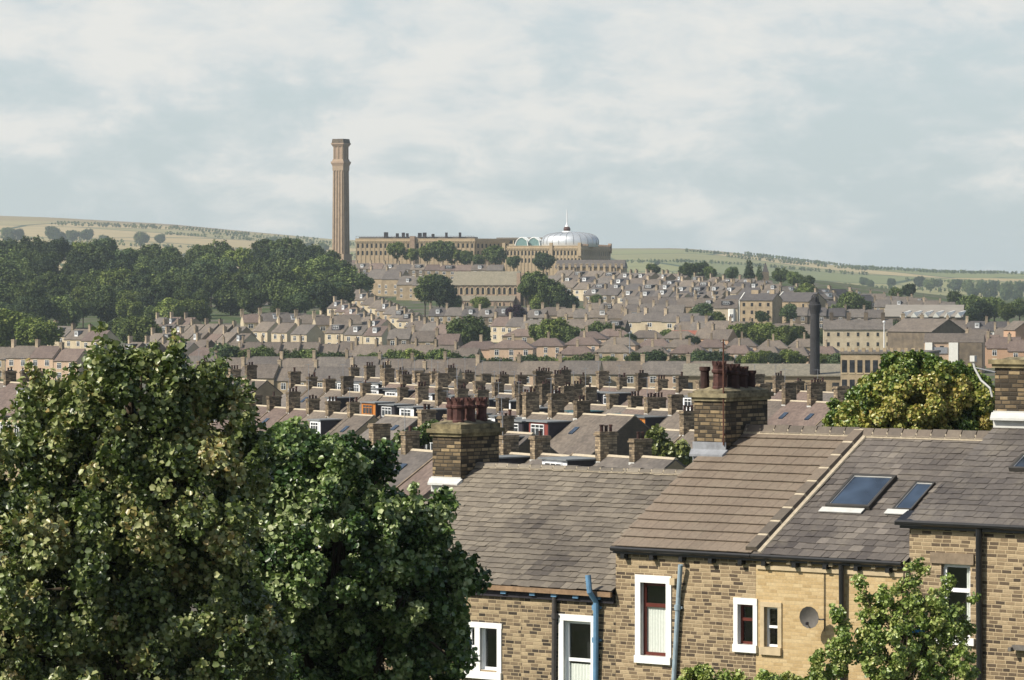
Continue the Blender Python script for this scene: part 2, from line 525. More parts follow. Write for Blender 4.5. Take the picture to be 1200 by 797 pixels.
def make_ground():
    Ys = list(np.linspace(-300, 0, 7))+[5, 10, 15, 20, 30, 45, 60, 80, 100, 130, 165, 200]+list(range(250, 1000, 50))+list(range(1000, 2600, 40))+list(range(2600, 3500, 100))+list(range(3500, 9000, 120))+list(range(9000, 14001, 500))
    NX = 220
    vs = []; fs = []
    for Y in Ys:
        hw = 80+0.45*max(Y, 0)
        for i in range(NX+1):
            X = (i/NX*2-1)*hw
            vs.append((X, Y, terrain(X, Y)))
    for j in range(len(Ys)-1):
        for i in range(NX):
            a = j*(NX+1)+i; fs.append((a, a+1, a+NX+2, a+NX+1))
    m, t, p, o = newmat('ground')
    v = t.obj(); s = t.xyz(v)
    town = t.ramp(t.noise(v, 0.05, 6, 0.7), [(0.38, (0.05, 0.075, 0.03)), (0.5, (0.075, 0.095, 0.04)), (0.56, (0.11, 0.10, 0.085)), (0.7, (0.16, 0.14, 0.115))])
    sc = t.comb(t.math('MULTIPLY', s[0], 1/330), t.math('MULTIPLY', s[1], 1/620), 0.0)
    wv = t.n('ShaderNodeTexVoronoi', voronoi_dimensions='2D'); wv.inputs['Scale'].default_value = 1.0; t.nt.links.new(sc, wv.inputs['Vector'])
    fx = t.xyz(wv.outputs['Color'])
    fields = t.ramp(fx[0], [(0.0, (0.085, 0.135, 0.05)), (0.3, (0.11, 0.17, 0.06)), (0.5, (0.20, 0.21, 0.09)), (0.68, (0.34, 0.27, 0.14)), (0.85, (0.36, 0.30, 0.17)), (1.0, (0.14, 0.17, 0.07))], const=False)
    west = t.ramp(t.math('MULTIPLY_ADD', s[0], -0.001, 0.5), [(0.45, (0.45, 0.45, 0.45)), (0.9, (1, 1, 1))])
    fields = t.mix(t.math('MULTIPLY', west, 0.6), fields, (0.36, 0.28, 0.16))
    fields = t.mix(0.7, fields, t.ramp(t.noise(v, 0.01, 5, 0.7), [(0.3, (0.75, 0.78, 0.72)), (0.7, (1.2, 1.15, 1.1))]), 'MULTIPLY')
    ve = t.n('ShaderNodeTexVoronoi', voronoi_dimensions='2D', feature='DISTANCE_TO_EDGE'); ve.inputs['Scale'].default_value = 1.0; t.nt.links.new(sc, ve.inputs['Vector'])
    fields = t.mix(t.ramp(ve.outputs['Distance'], [(0.012, (1, 1, 1)), (0.03, (0, 0, 0))]), fields, (0.035, 0.055, 0.03))
    moor = t.ramp(t.noise(v, 0.0016, 5, 0.65), [(0.35, (0.16, 0.115, 0.085)), (0.6, (0.24, 0.19, 0.10))])
    # the highest ground is heather and rough grass
    hz = t.math('ADD', t.math('DIVIDE', s[1], 8500.0), t.math('MULTIPLY_ADD', t.noise(v, 0.0011, 3), 0.22, -0.11))
    fields = t.mix(t.ramp(hz, [(0.86, (0, 0, 0)), (0.90, (1, 1, 1))]), fields, moor)
    cc = t.mix(t.ramp(t.math('DIVIDE', s[1], 10000.0), [(0.25, (0, 0, 0)), (0.29, (1, 1, 1))]), town, fields)
    t.nt.links.new(cc, p.inputs['Base Color']); p.inputs['Roughness'].default_value = 1.0; p.inputs['Specular IOR Level'].default_value = 0.1
    mb = MB(); mb.raw(vs, fs, 'ground')
    tag(mb.build('ground', smooth=True), kind='structure')
make_ground()
# ------------------------------------------------------------------ houses of the town
def window_part(parent, x, z, w, h, y, frame='white_plastic', name='window', rot=False, panes=2):
    mb = MB()
    mb.box(x-w/2, x+w/2, y-0.03, y+0.05, z, z+h, 'glass')
    fw = 0.07
    for a, b, c, d in ((x-w/2-fw, x+w/2+fw, z-fw, z), (x-w/2-fw, x+w/2+fw, z+h, z+h+fw), (x-w/2-fw, x-w/2, z, z+h), (x+w/2, x+w/2+fw, z, z+h)):
        mb.box(a, b, y-0.06, y+0.05, c, d, frame)
    for k in range(1, panes):
        xx = x-w/2+w*k/panes; mb.box(xx-0.035, xx+0.035, y-0.06, y-0.025, z+0.002, z+h-0.002, frame)
    mb.box(x-w/2+0.002, x+w/2-0.002, y-0.055, y-0.026, z+h*0.68, z+h*0.68+0.06, frame)
    return mb.build(name, parent)

def stack(parent, x, y, zb, zt, wx, wy, mat, npots, near, rr):
    mb = MB()
    mb.box(x-wx/2, x+wx/2, y-wy/2, y+wy/2, zb, zt, mat)
    mb.box(x-wx/2-0.09, x+wx/2+0.09, y-wy/2-0.09, y+wy/2+0.09, zt, zt+0.13, mat)
    mb.box(x-wx/2-0.03, x+wx/2+0.03, y-wy/2-0.03, y+wy/2+0.03, zt+0.13, zt+0.26, mat)
    if near:
        mb.box(x-wx/2-0.02, x+wx/2+0.02, y-wy/2-0.03, y-wy/2-0.003, zb+0.35, zb+0.62, 'lead_pale')
    st = mb.build('chimney_stack', parent)
    if npots:
        for k in range(npots):
            yy = y+(k-(npots-1)/2)*min(0.36, wy/max(1, npots))
            h = rr.uniform(0.2, 0.55); r = rr.uniform(0.10, 0.13)
            m = MB(); m.rev(x, yy, [(r, zt+0.26), (r*0.9, zt+0.26+h*0.8), (r*1.25, zt+0.26+h*0.82), (r*1.25, zt+0.26+h)], rr.choice(['terracotta', 'terracotta_sooty', 'terracotta_sooty']), 8)
            m.build('chimney_pot', st)
    if near and rr.random() < 0.55:
        h = rr.uniform(1.2, 2.2); m = MB(); z0 = zt+0.2
        m.tube([(x+0.25, y-wy/2, z0-0.5), (x+0.25, y-wy/2, z0+h)], 0.025, 'lead', 4)
        m.tube([(x-0.35, y-wy/2, z0+h-0.1), (x+0.75, y-wy/2, z0+h-0.1)], 0.02, 'lead', 4)
        for k in range(6): m.tube([(x-0.3+k*0.18, y-wy/2-0.22, z0+h-0.1), (x-0.3+k*0.18, y-wy/2+0.22, z0+h-0.1)], 0.012, 'lead', 4)
        m.build('aerial', st)
    return st

def dormer(parent, kind, d, eave, rise, rr):
    """flat roofed box dormer on the front slope; front wall stands a little way up the slope"""
    hd = d/2; wd = {'wide': 3.4, 'small': 1.5, 'band': 3.9}.get(kind[0], 2.4)
    y0 = -hd+hd*0.25; zf = eave+rise*0.25-0.1
    zt = min(eave+rise*0.97, zf+1.95)
    y1 = -hd+hd*((zt-eave)/rise)
    m = MB()
    x0, x1 = -wd/2+0.15, wd/2+0.15
    ck = kind[2]
    zs = lambda y: eave+rise*(y+hd)/hd-0.05
    for xx in (x0, x1):   # cheeks
        a, b = (xx-0.05, xx+0.05)
        m.hexa([(a, y0+0.02, zs(y0)), (b, y0+0.02, zs(y0)), (b, y1, zs(y1)-0.02), (a, y1, zs(y1)-0.02), (a, y0+0.02, zt), (b, y0+0.02, zt), (b, y1, zt), (a, y1, zt)], ck)
    m.hexa([(x0-0.18, y0-0.22, zt), (x1+0.18, y0-0.22, zt), (x1+0.18, y1+0.5, zt+0.04), (x0-0.18, y1+0.5, zt+0.04), (x0-0.18, y0-0.22, zt+0.1), (x1+0.18, y0-0.22, zt+0.1), (x1+0.18, y1+0.5, zt+0.14), (x0-0.18, y1+0.5, zt+0.14)], kind[3])
    m.box(x0+0.05, x1-0.05, y0-0.02, y0+0.08, zs(y0), zt, kind[1])
    dm = m.build('dormer', parent)
    window_part(dm, (x0+x1)/2-0.05, zf+0.75, wd*0.62, 0.95, y0-0.06, 'white_plastic' if kind[1] != 'dormer_orange' else 'dormer_orange', panes=3)
    return dm

def hprism(mb, w, d, eave, rise, m, below=5.0):
    hw, hd = w/2-0.004, d/2
    pr = [(-hd, -below), (hd, -below), (hd, eave), (0, eave+rise), (-hd, eave)]
    vs = [(-hw, y, z) for y, z in pr]+[(hw, y, z) for y, z in pr]
    mb.raw(vs, [(0, 4, 3, 2, 1), (5, 6, 7, 8, 9), (0, 5, 9, 4), (2, 7, 6, 1), (4, 9, 8, 3), (3, 8, 7, 2), (0, 1, 6, 5)], m)

def house(name, loc, rz, w=4.6, d=8.5, eave=6.0, rise=3.0, wall='far_sooty', roof='slate_brown', chim=1, npots=3, dorm=None, near=False, wins=2, coping=False, skyl=0, seed=0, hip=False, parts=True, wy=1.3, rows=2, frame='white_plastic', door=False, bay=False):
    rr = random.Random(seed)
    root = empty(name, loc, rz)
    m = MB()
    if hip: m.box(-w/2, w/2, -d/2, d/2, -4, eave, wall)
    else: hprism(m, w, d, eave, rise, wall)
    if wins:
        for r in range(rows):
            for k in range(wins):
                x = (k-(wins-1)/2)*(w/wins); z = 0.9+r*2.75
                if eave-2.0 < z and r: z = eave-2.1
                m.box(x-0.75, x+0.75, -d/2-0.03, -d/2+0.05, z-0.3, z-0.1, 'stone_dressed')
                m.box(x-0.75, x+0.75, -d/2-0.02, -d/2+0.05, z+1.52, z+1.78, 'stone_dressed')
    m.build('wall', root)
    m = MB()
    o = 0.28; k = rise/(d/2); th = 0.13
    hw = w/2
    if hip:
        a = hw+o; b = d/2+o; rx = max(0.3, hw-d/2*0.95); z0 = eave-0.05; z1 = eave+rise
        m.raw([(-a, -b, z0), (a, -b, z0), (a, b, z0), (-a, b, z0), (-rx, 0, z1), (rx, 0, z1), (-a, -b, z0-0.15), (a, -b, z0-0.15), (a, b, z0-0.15), (-a, b, z0-0.15)],
              [(0, 1, 5, 4), (1, 2, 5), (2, 3, 4, 5), (3, 0, 4), (9, 8, 7, 6), (0, 6, 7, 1), (1, 7, 8, 2), (2, 8, 9, 3), (3, 9, 6, 0)], roof)
    else:
        for s in (-1, 1):
            y0 = s*(d/2+o); z0 = eave-o*k+0.02
            hw2 = hw-0.002
            m.hexa([(-hw2, y0, z0), (hw2, y0, z0), (hw2, 0, eave+rise+0.02), (-hw2, 0, eave+rise+0.02), (-hw2, y0, z0+th), (hw2, y0, z0+th), (hw2, 0, eave+rise+0.02+th), (-hw2, 0, eave+rise+0.02+th)], roof)
        m.hexa([(-hw, -0.2, eave+rise+0.05), (hw, -0.2, eave+rise+0.05), (hw, 0.2, eave+rise+0.05), (-hw, 0.2, eave+rise+0.05), (-hw, -0.05, eave+rise+0.19), (hw, -0.05, eave+rise+0.19), (hw, 0.05, eave+rise+0.19), (-hw, 0.05, eave+rise+0.19)], 'mortar' if near else roof)
        if coping:
            x = -hw
            for s in (-1, 1):
                y0 = s*(d/2+o); z0 = eave-o*k+th+0.015
                m.hexa([(x+0.01, y0, z0), (x+0.17, y0, z0), (x+0.17, 0, eave+rise+th), (x+0.01, 0, eave+rise+th), (x+0.01, y0, z0+0.12), (x+0.17, y0, z0+0.12), (x+0.17, 0, eave+rise+th+0.12), (x+0.01, 0, eave+rise+th+0.12)], 'stone_lintel')
    rf = m.build('roof', root)
    if chim:
        x = -w/2+0.02 if not hip else 0
        stack(root, x, 0.0, eave+rise-0.9, eave+rise+(1.6 if not near else rr.uniform(0.9, 1.8)), 0.66 if near else 0.85, wy*(rr.uniform(0.8, 1.1) if near else 1), 'stack_near' if near else 'stack_far', npots, near, rr)
    if near:
        g = MB(); g.box(-w/2+0.01, w/2-0.01, -d/2-0.4, -d/2-0.28, eave-0.22, eave-0.1, 'black_iron'); g.build('gutter', root)
    if wins:
        for r in range(rows):
            for k2 in range(wins):
                x = (k2-(wins-1)/2)*(w/wins); z = 0.9+r*2.75
                if eave-2.0 < z and r: z = eave-2.1
                if door and r == 0 and k2 == 0:
                    q = MB(); q.box(x-0.5, x+0.5, -d/2-0.04, -d/2+0.05, -0.9, 1.3, 'red_frame'); q.build('door', root); continue
                window_part(root, x, z, 1.15, 1.45, -d/2-0.01, frame)
    if bay:
        q = MB(); x = w/4
        q.hexa([(x-1.2, -d/2, -2), (x-0.7, -d/2-0.9, -2), (x+0.7, -d/2-0.9, -2), (x+1.2, -d/2, -2), (x-1.2, -d/2, eave-0.4), (x-0.7, -d/2-0.9, eave-0.4), (x+0.7, -d/2-0.9, eave-0.4), (x+1.2, -d/2, eave-0.4)], 'render_white')
        b = q.build('bay', root); window_part(b, x, 0.9, 1.1, 1.4, -d/2-0.94, frame); window_part(b, x, 3.6, 1.1, 1.4, -d/2-0.94, frame)
    for k2 in range(skyl):
        q = MB(); x = -0.3+k2; y0 = -d/2*0.55; y1 = -d/2*0.38
        z = lambda y: eave+rise*(1+y/(d/2))+0.16
        q.hexa([(x-0.35, y0, z(y0)), (x+0.35, y0, z(y0)), (x+0.35, y1, z(y1)), (x-0.35, y1, z(y1)), (x-0.35, y0, z(y0)+0.1), (x+0.35, y0, z(y0)+0.1), (x+0.35, y1, z(y1)+0.1), (x-0.35, y1, z(y1)+0.1)], 'glass_blue')
        q.build('skylight', root)
    if dorm: dormer(root, dorm, d, eave, rise, rr)
    return root

PROTO = {}; TEMPL = []
def place_house(kind, loc, rz, sx=1.0, **kw):
    key = (kind, tuple(sorted((k, str(v)) for k, v in kw.items())))
    if key not in PROTO:
        r = house(kind, loc, rz, **kw)
        PROTO[key] = r
        def reg(o):
            KIDS[o.name] = list(o.children)
            for c in KIDS[o.name]: reg(c)
        reg(r)
    else:
        r = copy_tree(PROTO[key]); r.location = loc; r.rotation_euler = (0, 0, rz)
        for k in list(r.keys()): del r[k]
    r.scale = (sx, 1, 1)
    return r
D_WHITE = ('std', 'dormer_white', 'cheek_dark', 'roof_felt'); D_WIDE = ('wide', 'dormer_white', 'cheek_dark', 'roof_felt')
D_RED = ('wide', 'dormer_red', 'cheek_dark', 'roof_felt'); D_ORANGE = ('wide', 'dormer_orange', 'cheek_dark', 'roof_felt')
D_TEAL = ('wide', 'dormer_white', 'cheek_dark', 'roof_felt_teal'); D_SMALL = ('small', 'dormer_white', 'lead', 'roof_felt')
D_DARK = ('wide', 'cheek_dark', 'cheek_dark', 'roof_felt')
DWORD = {None: '', D_WHITE: 'white dormer', D_WIDE: 'wide white dormer', D_RED: 'dark red dormer', D_ORANGE: 'orange timber dormer', D_TEAL: 'teal roofed dormer', D_SMALL: 'small white dormer', D_DARK: 'dark dormer'}
WWORD = {'far_buff': 'buff stone', 'far_cream': 'cream walled', 'far_sooty': 'sooty stone', 'far_orange': 'orange brick', 'far_pink': 'pinkish stone', 'far_red': 'red brick', 'render_white': 'white rendered', 'mill_stone': 'buff stone', 'black_stone': 'black stone'}
NH = [0]
LABS = []
def lab_house(r, wall, dorm, i, desc, group, cat='house'):
    if f"{desc}|{i}" in SKIP: KILL.append(r); return
    LABS.append((r, wall, dorm, desc, group, cat, i))
def lab_final(r, wall, dorm, i, desc, group, cat):
    s = f"{WWORD[wall]} house" + (f", {DWORD[dorm]}" if dorm else '') + f", {ordn(i)} from left in {desc}"
    if len(s.split()) > 16: s = s.split(' ', len(WWORD[wall].split()))[-1]
    tag(r, s, cat, group); NH[0] += 1

# middle-distance terraces: rows run away from us to the left, their ridges dropping gently to the right
TH = R(60)
def arow(desc, px, py, Y, n, w=4.5, th=TH, slope=0.0, spec=None, seed=1, walls=('far_sooty', 'far_buff'), roofs=('slate_brown', 'tile_purple', 'slate_grey'), eave=6.0, rise=3.2, d=8.6, chim=True, pyend=None):
    rr = random.Random(seed); spec = spec or {}
    p = W(px, py, Y); u = Vector((math.cos(th), -math.sin(th), 0))
    for i in range(n):
        c = p+u*(w*(i+0.5))
        t = (i+0.5)/n
        if pyend is not None:
            zr = (HY-(py+(pyend-py)*t))/F*c.y
        else: zr = p.z+slope*w*(i+0.5)
        s = dict(wall=rr.choice(walls), roof=rr.choice(roofs), dorm=rr.choice([None, None, None, D_WHITE, D_DARK, D_WIDE]), skyl=rr.choice([0, 0, 0, 1]), coping=rr.random() < 0.3, npots=rr.choice([0, 1, 2, 3, 3]), seed=rr.randint(0, 5), nochim=rr.random() < 0.05)
        s.update(spec.get(i, {}))
        if s['dorm']: s['skyl'] = 0
        z0 = zr-eave-rise-0.15
        nc = s.pop('nochim', False); chimv = 1 if chim and not nc and (chim != 2 or i % 3) else 0
        r = place_house('terraced_house', (c.x, c.y, z0), -th, w=w, d=d, eave=eave, rise=rise, near=True, chim=chimv, **s)
        lab_house(r, s['wall'], s['dorm'], i, desc, 'terraced houses stepping across the middle distance')

S = dict
arow('the row with the pinkish skylit roofs', 277, 472, 412, 7, spec={0: S(dorm=None, roof='tile_purple', skyl=0), 1: S(dorm=None, roof='tile_purple', skyl=1, coping=True), 2: S(dorm=None, roof='tile_purple', skyl=1, coping=True), 3: S(dorm=None, roof='tile_purple', skyl=0), 4: S(dorm=None, roof='slate_brown'), 5: S(dorm=D_WHITE, roof='slate_brown'), 6: S(dorm=None, roof='slate_brown')}, seed=3, pyend=487)
arow('the next row behind the skylit roofs', 345, 450, 455, 13, spec={0: S(dorm=None), 1: S(dorm=None, coping=True), 2: S(dorm=None, coping=True), 3: S(dorm=D_WHITE), 4: S(dorm=None), 5: S(dorm=D_ORANGE), 6: S(dorm=D_DARK), 7: S(dorm=D_WIDE), 8: S(dorm=D_RED, wall='far_orange'), 9: S(dorm=None), 10: S(dorm=D_WHITE), 11: S(dorm=D_WIDE), 12: S(dorm=D_DARK)}, seed=5, pyend=484)
arow('the third row from the front', 455, 448, 470, 11, seed=8, pyend=470)
arow('the hindmost left row of chimneys', 415, 441, 520, 13, seed=11, pyend=454, roofs=('slate_brown', 'slate_grey'))
arow('the short row at the far left edge', -25, 447, 430, 5, seed=13, pyend=449)
arow('the row peeping over the big left tree', 238, 440, 480, 4, seed=14, pyend=446, spec={0: S(dorm=None), 1: S(dorm=D_SMALL), 2: S(dorm=D_WHITE), 3: S(dorm=None)})
arow('the back row left of the iron mast', 640, 450, 480, 9, seed=17, pyend=458, spec={5: S(dorm=None, roof='tile_purple'), 6: S(dorm=None, roof='tile_purple'), 7: S(dorm=None, roof='slate_brown')})
arow('the row above the dark gable', 640, 470, 410, 6, seed=19, pyend=480, spec={0: S(dorm=D_WHITE), 1: S(dorm=None), 2: S(dorm=D_TEAL), 3: S(dorm=None), 4: S(dorm=D_TEAL)})
arow('the row ending in the orange dormer', 735, 478, 385, 4, seed=20, pyend=484, spec={0: S(dorm=D_TEAL), 1: S(dorm=D_ORANGE, roof='slate_grey'), 2: S(dorm=None, wall='render_white', roof='slate_brown'), 3: S(dorm=None, wall='render_white')})
arow('the row ending in the dark gable', 622, 484, 350, 4, seed=23, pyend=486, spec={0: S(dorm=D_DARK), 1: S(dorm=D_RED, roof='slate_brown'), 2: S(dorm=None, roof='slate_brown', npots=2), 3: S(dorm=None, roof='slate_brown', nochim=True)}, walls=('far_sooty',))
arow('the low row behind the near ridge', 560, 530, 275, 6, w=4.4, seed=29, pyend=536, eave=5, rise=2.6, d=7.5, chim=2)
arow('the low row above the right tree crown', 410, 520, 268, 4, w=4.4, seed=31, pyend=532, eave=5, rise=2.6, d=7.5, spec={0: S(dorm=D_WIDE), 1: S(dorm=None), 2: S(dorm=None), 3: S(dorm=None)}, chim=2)
arow('the short gabled row by the stack', 452, 486, 345, 2, w=3.2, seed=33, pyend=489, d=6.5, rise=2.2, chim=False, spec={0: S(dorm=None), 1: S(dorm=None)}, walls=('far_sooty',))
arow('the low row left of the dark gable', 500, 503, 312, 4, w=4.3, seed=43, pyend=507, eave=5.2, rise=2.8, d=7.8)
arow('the white walled pair by the big stack', 775, 503, 325, 2, w=4.2, seed=44, pyend=505, spec={0: S(wall='render_white', dorm=None, roof='slate_grey'), 1: S(wall='render_white', dorm=None, roof='slate_brown')})
arow('the row behind the right chimney stack', 895, 468, 385, 5, seed=37, pyend=474, spec={i: S(dorm=None) for i in range(5)}, roofs=('slate_brown', 'tile_purple'))
arow('the back row beside the round chimney', 865, 455, 480, 5, seed=39, pyend=460, spec={i: S(dorm=None) for i in range(5)})

# ------------------------------------------------------------------ far hillside
def brow(desc, p0, p1, n, th=None, wall='far_buff', roof='slate_brown', w=6.0, seed=0, dorm=0.25, kind='terraced_house', hip=False, d=8.5, eave=5.6, rise=3.0, walls=None, roofs=None, wins=2, bay=False, rows=2, wy=1.3, chim=1, npots=2, cat='house', group='terraced houses covering the far hillside', jit=0.0, dz=0.0):
    rr = random.Random(seed*7+3)
    P = []
    if kind == 'terraced_house' and n > 3: n = max(3, int(n*0.78)); w *= 1.2
    H = eave+rise
    for i in range(n+1):
        t = i/n if n else 0
        px = p0[0]+(p1[0]-p0[0])*t; py = p0[1]+(p1[1]-p0[1])*t
        Y = solveY(px, py, H, 800)
        P.append(Vector(((px-600)/F*Y, Y, 0)))
    for i in range(n):
        a, b = P[i], P[i+1]; c = (a+b)/2; dd = (b-a).length
        if th is None:
            ang = -math.atan2(b.y-a.y, b.x-a.x); sx = dd/w
            if abs(ang) > R(55): ang = math.copysign(R(55), ang); sx = 1.0
        else:
            ang = R(th); sx = 1.0
            if dd < w*1.6: sx = dd/w
        z = terrain(c.x, c.y)+dz+rr.uniform(-0.4, 0.4)
        ys = rr.uniform(-jit, jit)
        wl = rr.choice(walls) if walls else wall; rf = rr.choice(roofs) if roofs else roof
        dm = D_SMALL if rr.random() < dorm else (D_DARK if rr.random() < dorm*0.4 else None)
        if hip: dm = None
        r = place_house(kind, (c.x, c.y+ys, z), -ang, sx=sx, w=w, d=d, eave=eave, rise=rise, wall=wl, roof=rf, dorm=dm, hip=hip, wins=wins, bay=bay, rows=rows, wy=wy, chim=chim, npots=npots, seed=0)
        lab_house(r, wl, dm, i, desc, group, cat)

RB = ('slate_brown', 'slate_grey', 'slate_brown', 'tile_purple')
# left foot of the wood
brow('the cream terrace below the wood', (46, 380), (128, 390), 6, th=38, wall='far_cream', seed=1, dorm=0.2, w=7, roofs=RB)
for k, (a, b, n, de) in enumerate([((182, 372), (232, 372), 5, 'the top row left of the gabled house'), ((176, 380), (290, 382), 9, 'the second row left of the gabled house'), ((178, 390), (296, 392), 9, 'the third row left of the gabled house'), ((150, 402), (250, 400), 7, 'the low row above the big left tree')]):
    brow(de, a, b, n, th=42, seed=10+k, roofs=RB, walls=('far_buff', 'far_sooty', 'far_cream'), dorm=0.15)
brow('the row with the tall cream gable', (290, 367), (416, 371), 8, th=-12, wall='far_cream', seed=15, roofs=RB, dorm=0.5)
brow('the row below the cream gable', (303, 378), (372, 382), 5, th=40, wall='far_cream', seed=16, roofs=RB, dorm=0)
brow('the cream row left of centre', (388, 379), (456, 383), 5, th=30, wall='far_cream', seed=17, roofs=RB, dorm=0.7)
brow('the long brown roofed row above the trees', (262, 403), (420, 402), 9, th=8, wall='far_pink', seed=18, roof='slate_brown', dorm=0, w=8)
brow('the brown roofed row below the cream row', (420, 404), (560, 408), 8, th=20, wall='far_buff', seed=19, roof='slate_brown', dorm=0, w=8)
brow('the street stepping down the hill', (398, 330), (506, 378), 16, th=48, wall='far_cream', seed=20, roofs=RB, dorm=0.4, w=6.5, walls=('far_cream', 'far_buff'))
brow('the second street stepping down the hill', (386, 346), (450, 377), 9, th=48, seed=21, roofs=RB, dorm=0.4, w=6.5, walls=('far_cream', 'far_buff'))
brow('the cream row left of the broad tree', (486, 376), (531, 380), 3, th=35, wall='far_cream', seed=22, roofs=RB, dorm=0, w=7)
brow('the row below the stone church', (505, 360), (640, 362), 9, th=12, seed=23, roofs=('slate_grey', 'slate_dark'), dorm=0.8, walls=('far_sooty', 'far_buff'))
brow('the row right of the broad tree', (583, 372), (635, 375), 3, th=28, wall='far_cream', seed=24, roofs=RB, dorm=0, w=7)
brow('the row above the chimney terraces', (456, 386), (540, 392), 5, th=10, seed=25, roofs=RB, dorm=0, walls=('far_buff', 'far_sooty'))
# beside the tall chimney and the mill
brow('the top row left of the tall chimney', (350, 300), (393, 301), 4, th=10, seed=30, roofs=RB, walls=('far_red', 'far_sooty'), dorm=0)
brow('the top row right of the tall chimney', (410, 301), (470, 302), 5, th=14, seed=31, roofs=RB, walls=('far_red', 'far_sooty', 'far_buff'), dorm=0.3)
brow('the second row right of the tall chimney', (385, 308), (500, 309), 9, th=18, seed=32, roofs=RB, walls=('far_buff', 'far_sooty'), dorm=0.3)
brow('the row under the mill trees', (500, 310), (590, 311), 7, th=10, seed=33, roofs=RB, walls=('far_red', 'far_buff'), dorm=0.2)
brow('the upper big pair near the church', (437, 316), (474, 317), 2, th=30, seed=34, w=11, d=11, eave=8, rise=4.5, roof='slate_grey', wall='far_buff', dorm=0, group='large gabled houses by the church')
brow('the lower big pair near the church', (472, 324), (508, 325), 2, th=20, seed=35, w=11, d=11, eave=7, rise=4, roof='slate_grey', wall='far_buff', dorm=1, group='large gabled houses by the church')
brow('the dark gables right of the broad wood', (388, 318), (436, 320), 4, th=62, seed=36, w=8, roofs=('slate_grey', 'slate_dark'), wall='far_sooty', dorm=0)
# the big hillside to the right of the mill
tops = [((655, 317), (800, 321), 11, 'the topmost row right of the mill'), ((716, 318), (905, 329), 14, 'the skyline row of chimneys'),
        ((640, 323), (900, 333), 17, 'the second skyline row'), ((820, 328), (1010, 341), 13, 'the skyline row left of the far wood'),
        ((660, 330), (870, 337), 15, 'the third hillside row'), ((850, 336), (1020, 347), 11, 'the fourth hillside row'),
        ((690, 338), (850, 342), 11, 'the fifth hillside row'), ((790, 343), (1000, 354), 13, 'the row above the tall flats')]
for k, (a, b, n, de) in enumerate(tops):
    brow(de, a, b, n, th=None, seed=40+k, roofs=('slate_grey', 'slate_brown', 'slate_dark', 'slate_brown'), walls=('far_sooty', 'far_buff', 'far_buff', 'far_cream'), dorm=0.45, npots=3 if k < 2 else 2)
brow('the bay windowed row on the right hillside', (735, 346), (862, 351), 8, th=8, seed=50, w=7, eave=7.5, rise=3.4, roofs=('slate_grey', 'slate_brown'), walls=('far_buff', 'far_sooty', 'far_cream'), dorm=0.3, bay=True, rows=2)
brow('the row under the round trees', (640, 361), (772, 365), 9, th=6, seed=51, roofs=('slate_brown', 'slate_grey'), walls=('far_buff', 'far_sooty', 'far_cream'), dorm=0.5)
brow('the white fronted row', (742, 366), (812, 369), 4, th=28, seed=52, w=8, wall='far_cream', roof='slate_grey', dorm=0)
brow('the row behind the purple bush', (640, 374), (735, 375), 6, th=15, seed=53, roofs=('slate_brown',), walls=('far_buff', 'far_sooty'), dorm=0.1)
brow('the orange walled row', (822, 385), (856, 386), 2, th=25, seed=54, w=8, wall='far_orange', roof='slate_brown', dorm=0)
brow('the long brown row above the hedge', (858, 378), (955, 380), 6, th=5, seed=55, w=7, wall='far_buff', roof='slate_brown', dorm=0)
brow('the row left of the light shed', (925, 360), (1035, 364), 7, th=8, seed=56, wall='far_sooty', roofs=('slate_grey', 'slate_dark'), dorm=0.1)
brow('the dark row right of the flats', (1065, 374), (1180, 378), 7, th=12, seed=57, walls=('far_sooty', 'far_buff', 'render_white'), roofs=('slate_brown', 'slate_dark'), dorm=0.5)
brow('the orange row at the right edge', (1140, 393), (1215, 399), 5, th=15, seed=58, w=8, wall='far_orange', roof='tile_purple', dorm=0)
brow('the brown row behind the orange row', (1085, 384), (1150, 387), 4, th=15, seed=59, w=8, wall='far_pink', roof='slate_brown', dorm=0)
brow('the roofs on the far right skyline', (1005, 344), (1085, 349), 7, th=6, seed=62, walls=('far_sooty', 'far_buff'), roofs=('slate_grey', 'slate_brown'), dorm=0.2)
brow('the second skyline row at right', (1025, 351), (1120, 354), 7, th=10, seed=63, walls=('far_sooty', 'far_buff'), roofs=('slate_brown', 'slate_grey'), dorm=0.1)
brow('the row left of the tall stone block', (690, 354), (800, 358), 9, th=10, seed=64, walls=('far_sooty', 'far_buff'), roofs=('slate_brown', 'slate_grey'), dorm=0.2)
brow('the row below the orange walled pair', (800, 376), (850, 378), 4, th=16, seed=65, walls=('far_sooty', 'far_buff'), roofs=('slate_brown', 'slate_grey'), dorm=0.1)
brow('the long roofs right behind the left chimneys', (215, 419), (560, 421), 12, th=7, seed=67, walls=('far_buff', 'far_pink', 'far_sooty'), roofs=('slate_brown', 'slate_grey'), dorm=0, w=8)
brow('the lowest left row of roofs', (285, 429), (540, 431), 8, th=14, seed=68, walls=('far_buff', 'far_pink'), roofs=('slate_brown', 'slate_grey'), dorm=0, w=8)
brow('the lowest middle row of roofs', (560, 423), (705, 424), 5, th=10, seed=69, walls=('far_buff', 'far_pink'), roofs=('slate_brown', 'slate_grey'), dorm=0, w=8)
brow('the lowest roofs before the iron mast', (700, 422), (860, 423), 5, th=6, seed=64, walls=('far_pink', 'far_buff'), roofs=('slate_brown', 'slate_grey'), dorm=0, w=8)
brow('the low brown roofs at the left edge', (-12, 406), (100, 408), 6, th=25, seed=66, walls=('far_buff', 'far_pink'), roofs=('slate_brown', 'tile_purple'), dorm=0)
brow('the far right cream row', (1168, 384), (1215, 385), 3, th=15, seed=60, w=7, wall='far_buff', roof='slate_brown', dorm=0.3)
brow('the scattered houses above the wood', (-10, 288), (48, 290), 4, th=10, seed=61, w=9, wall='render_white', roof='slate_brown', dorm=0, group='houses above the wood', chim=0)
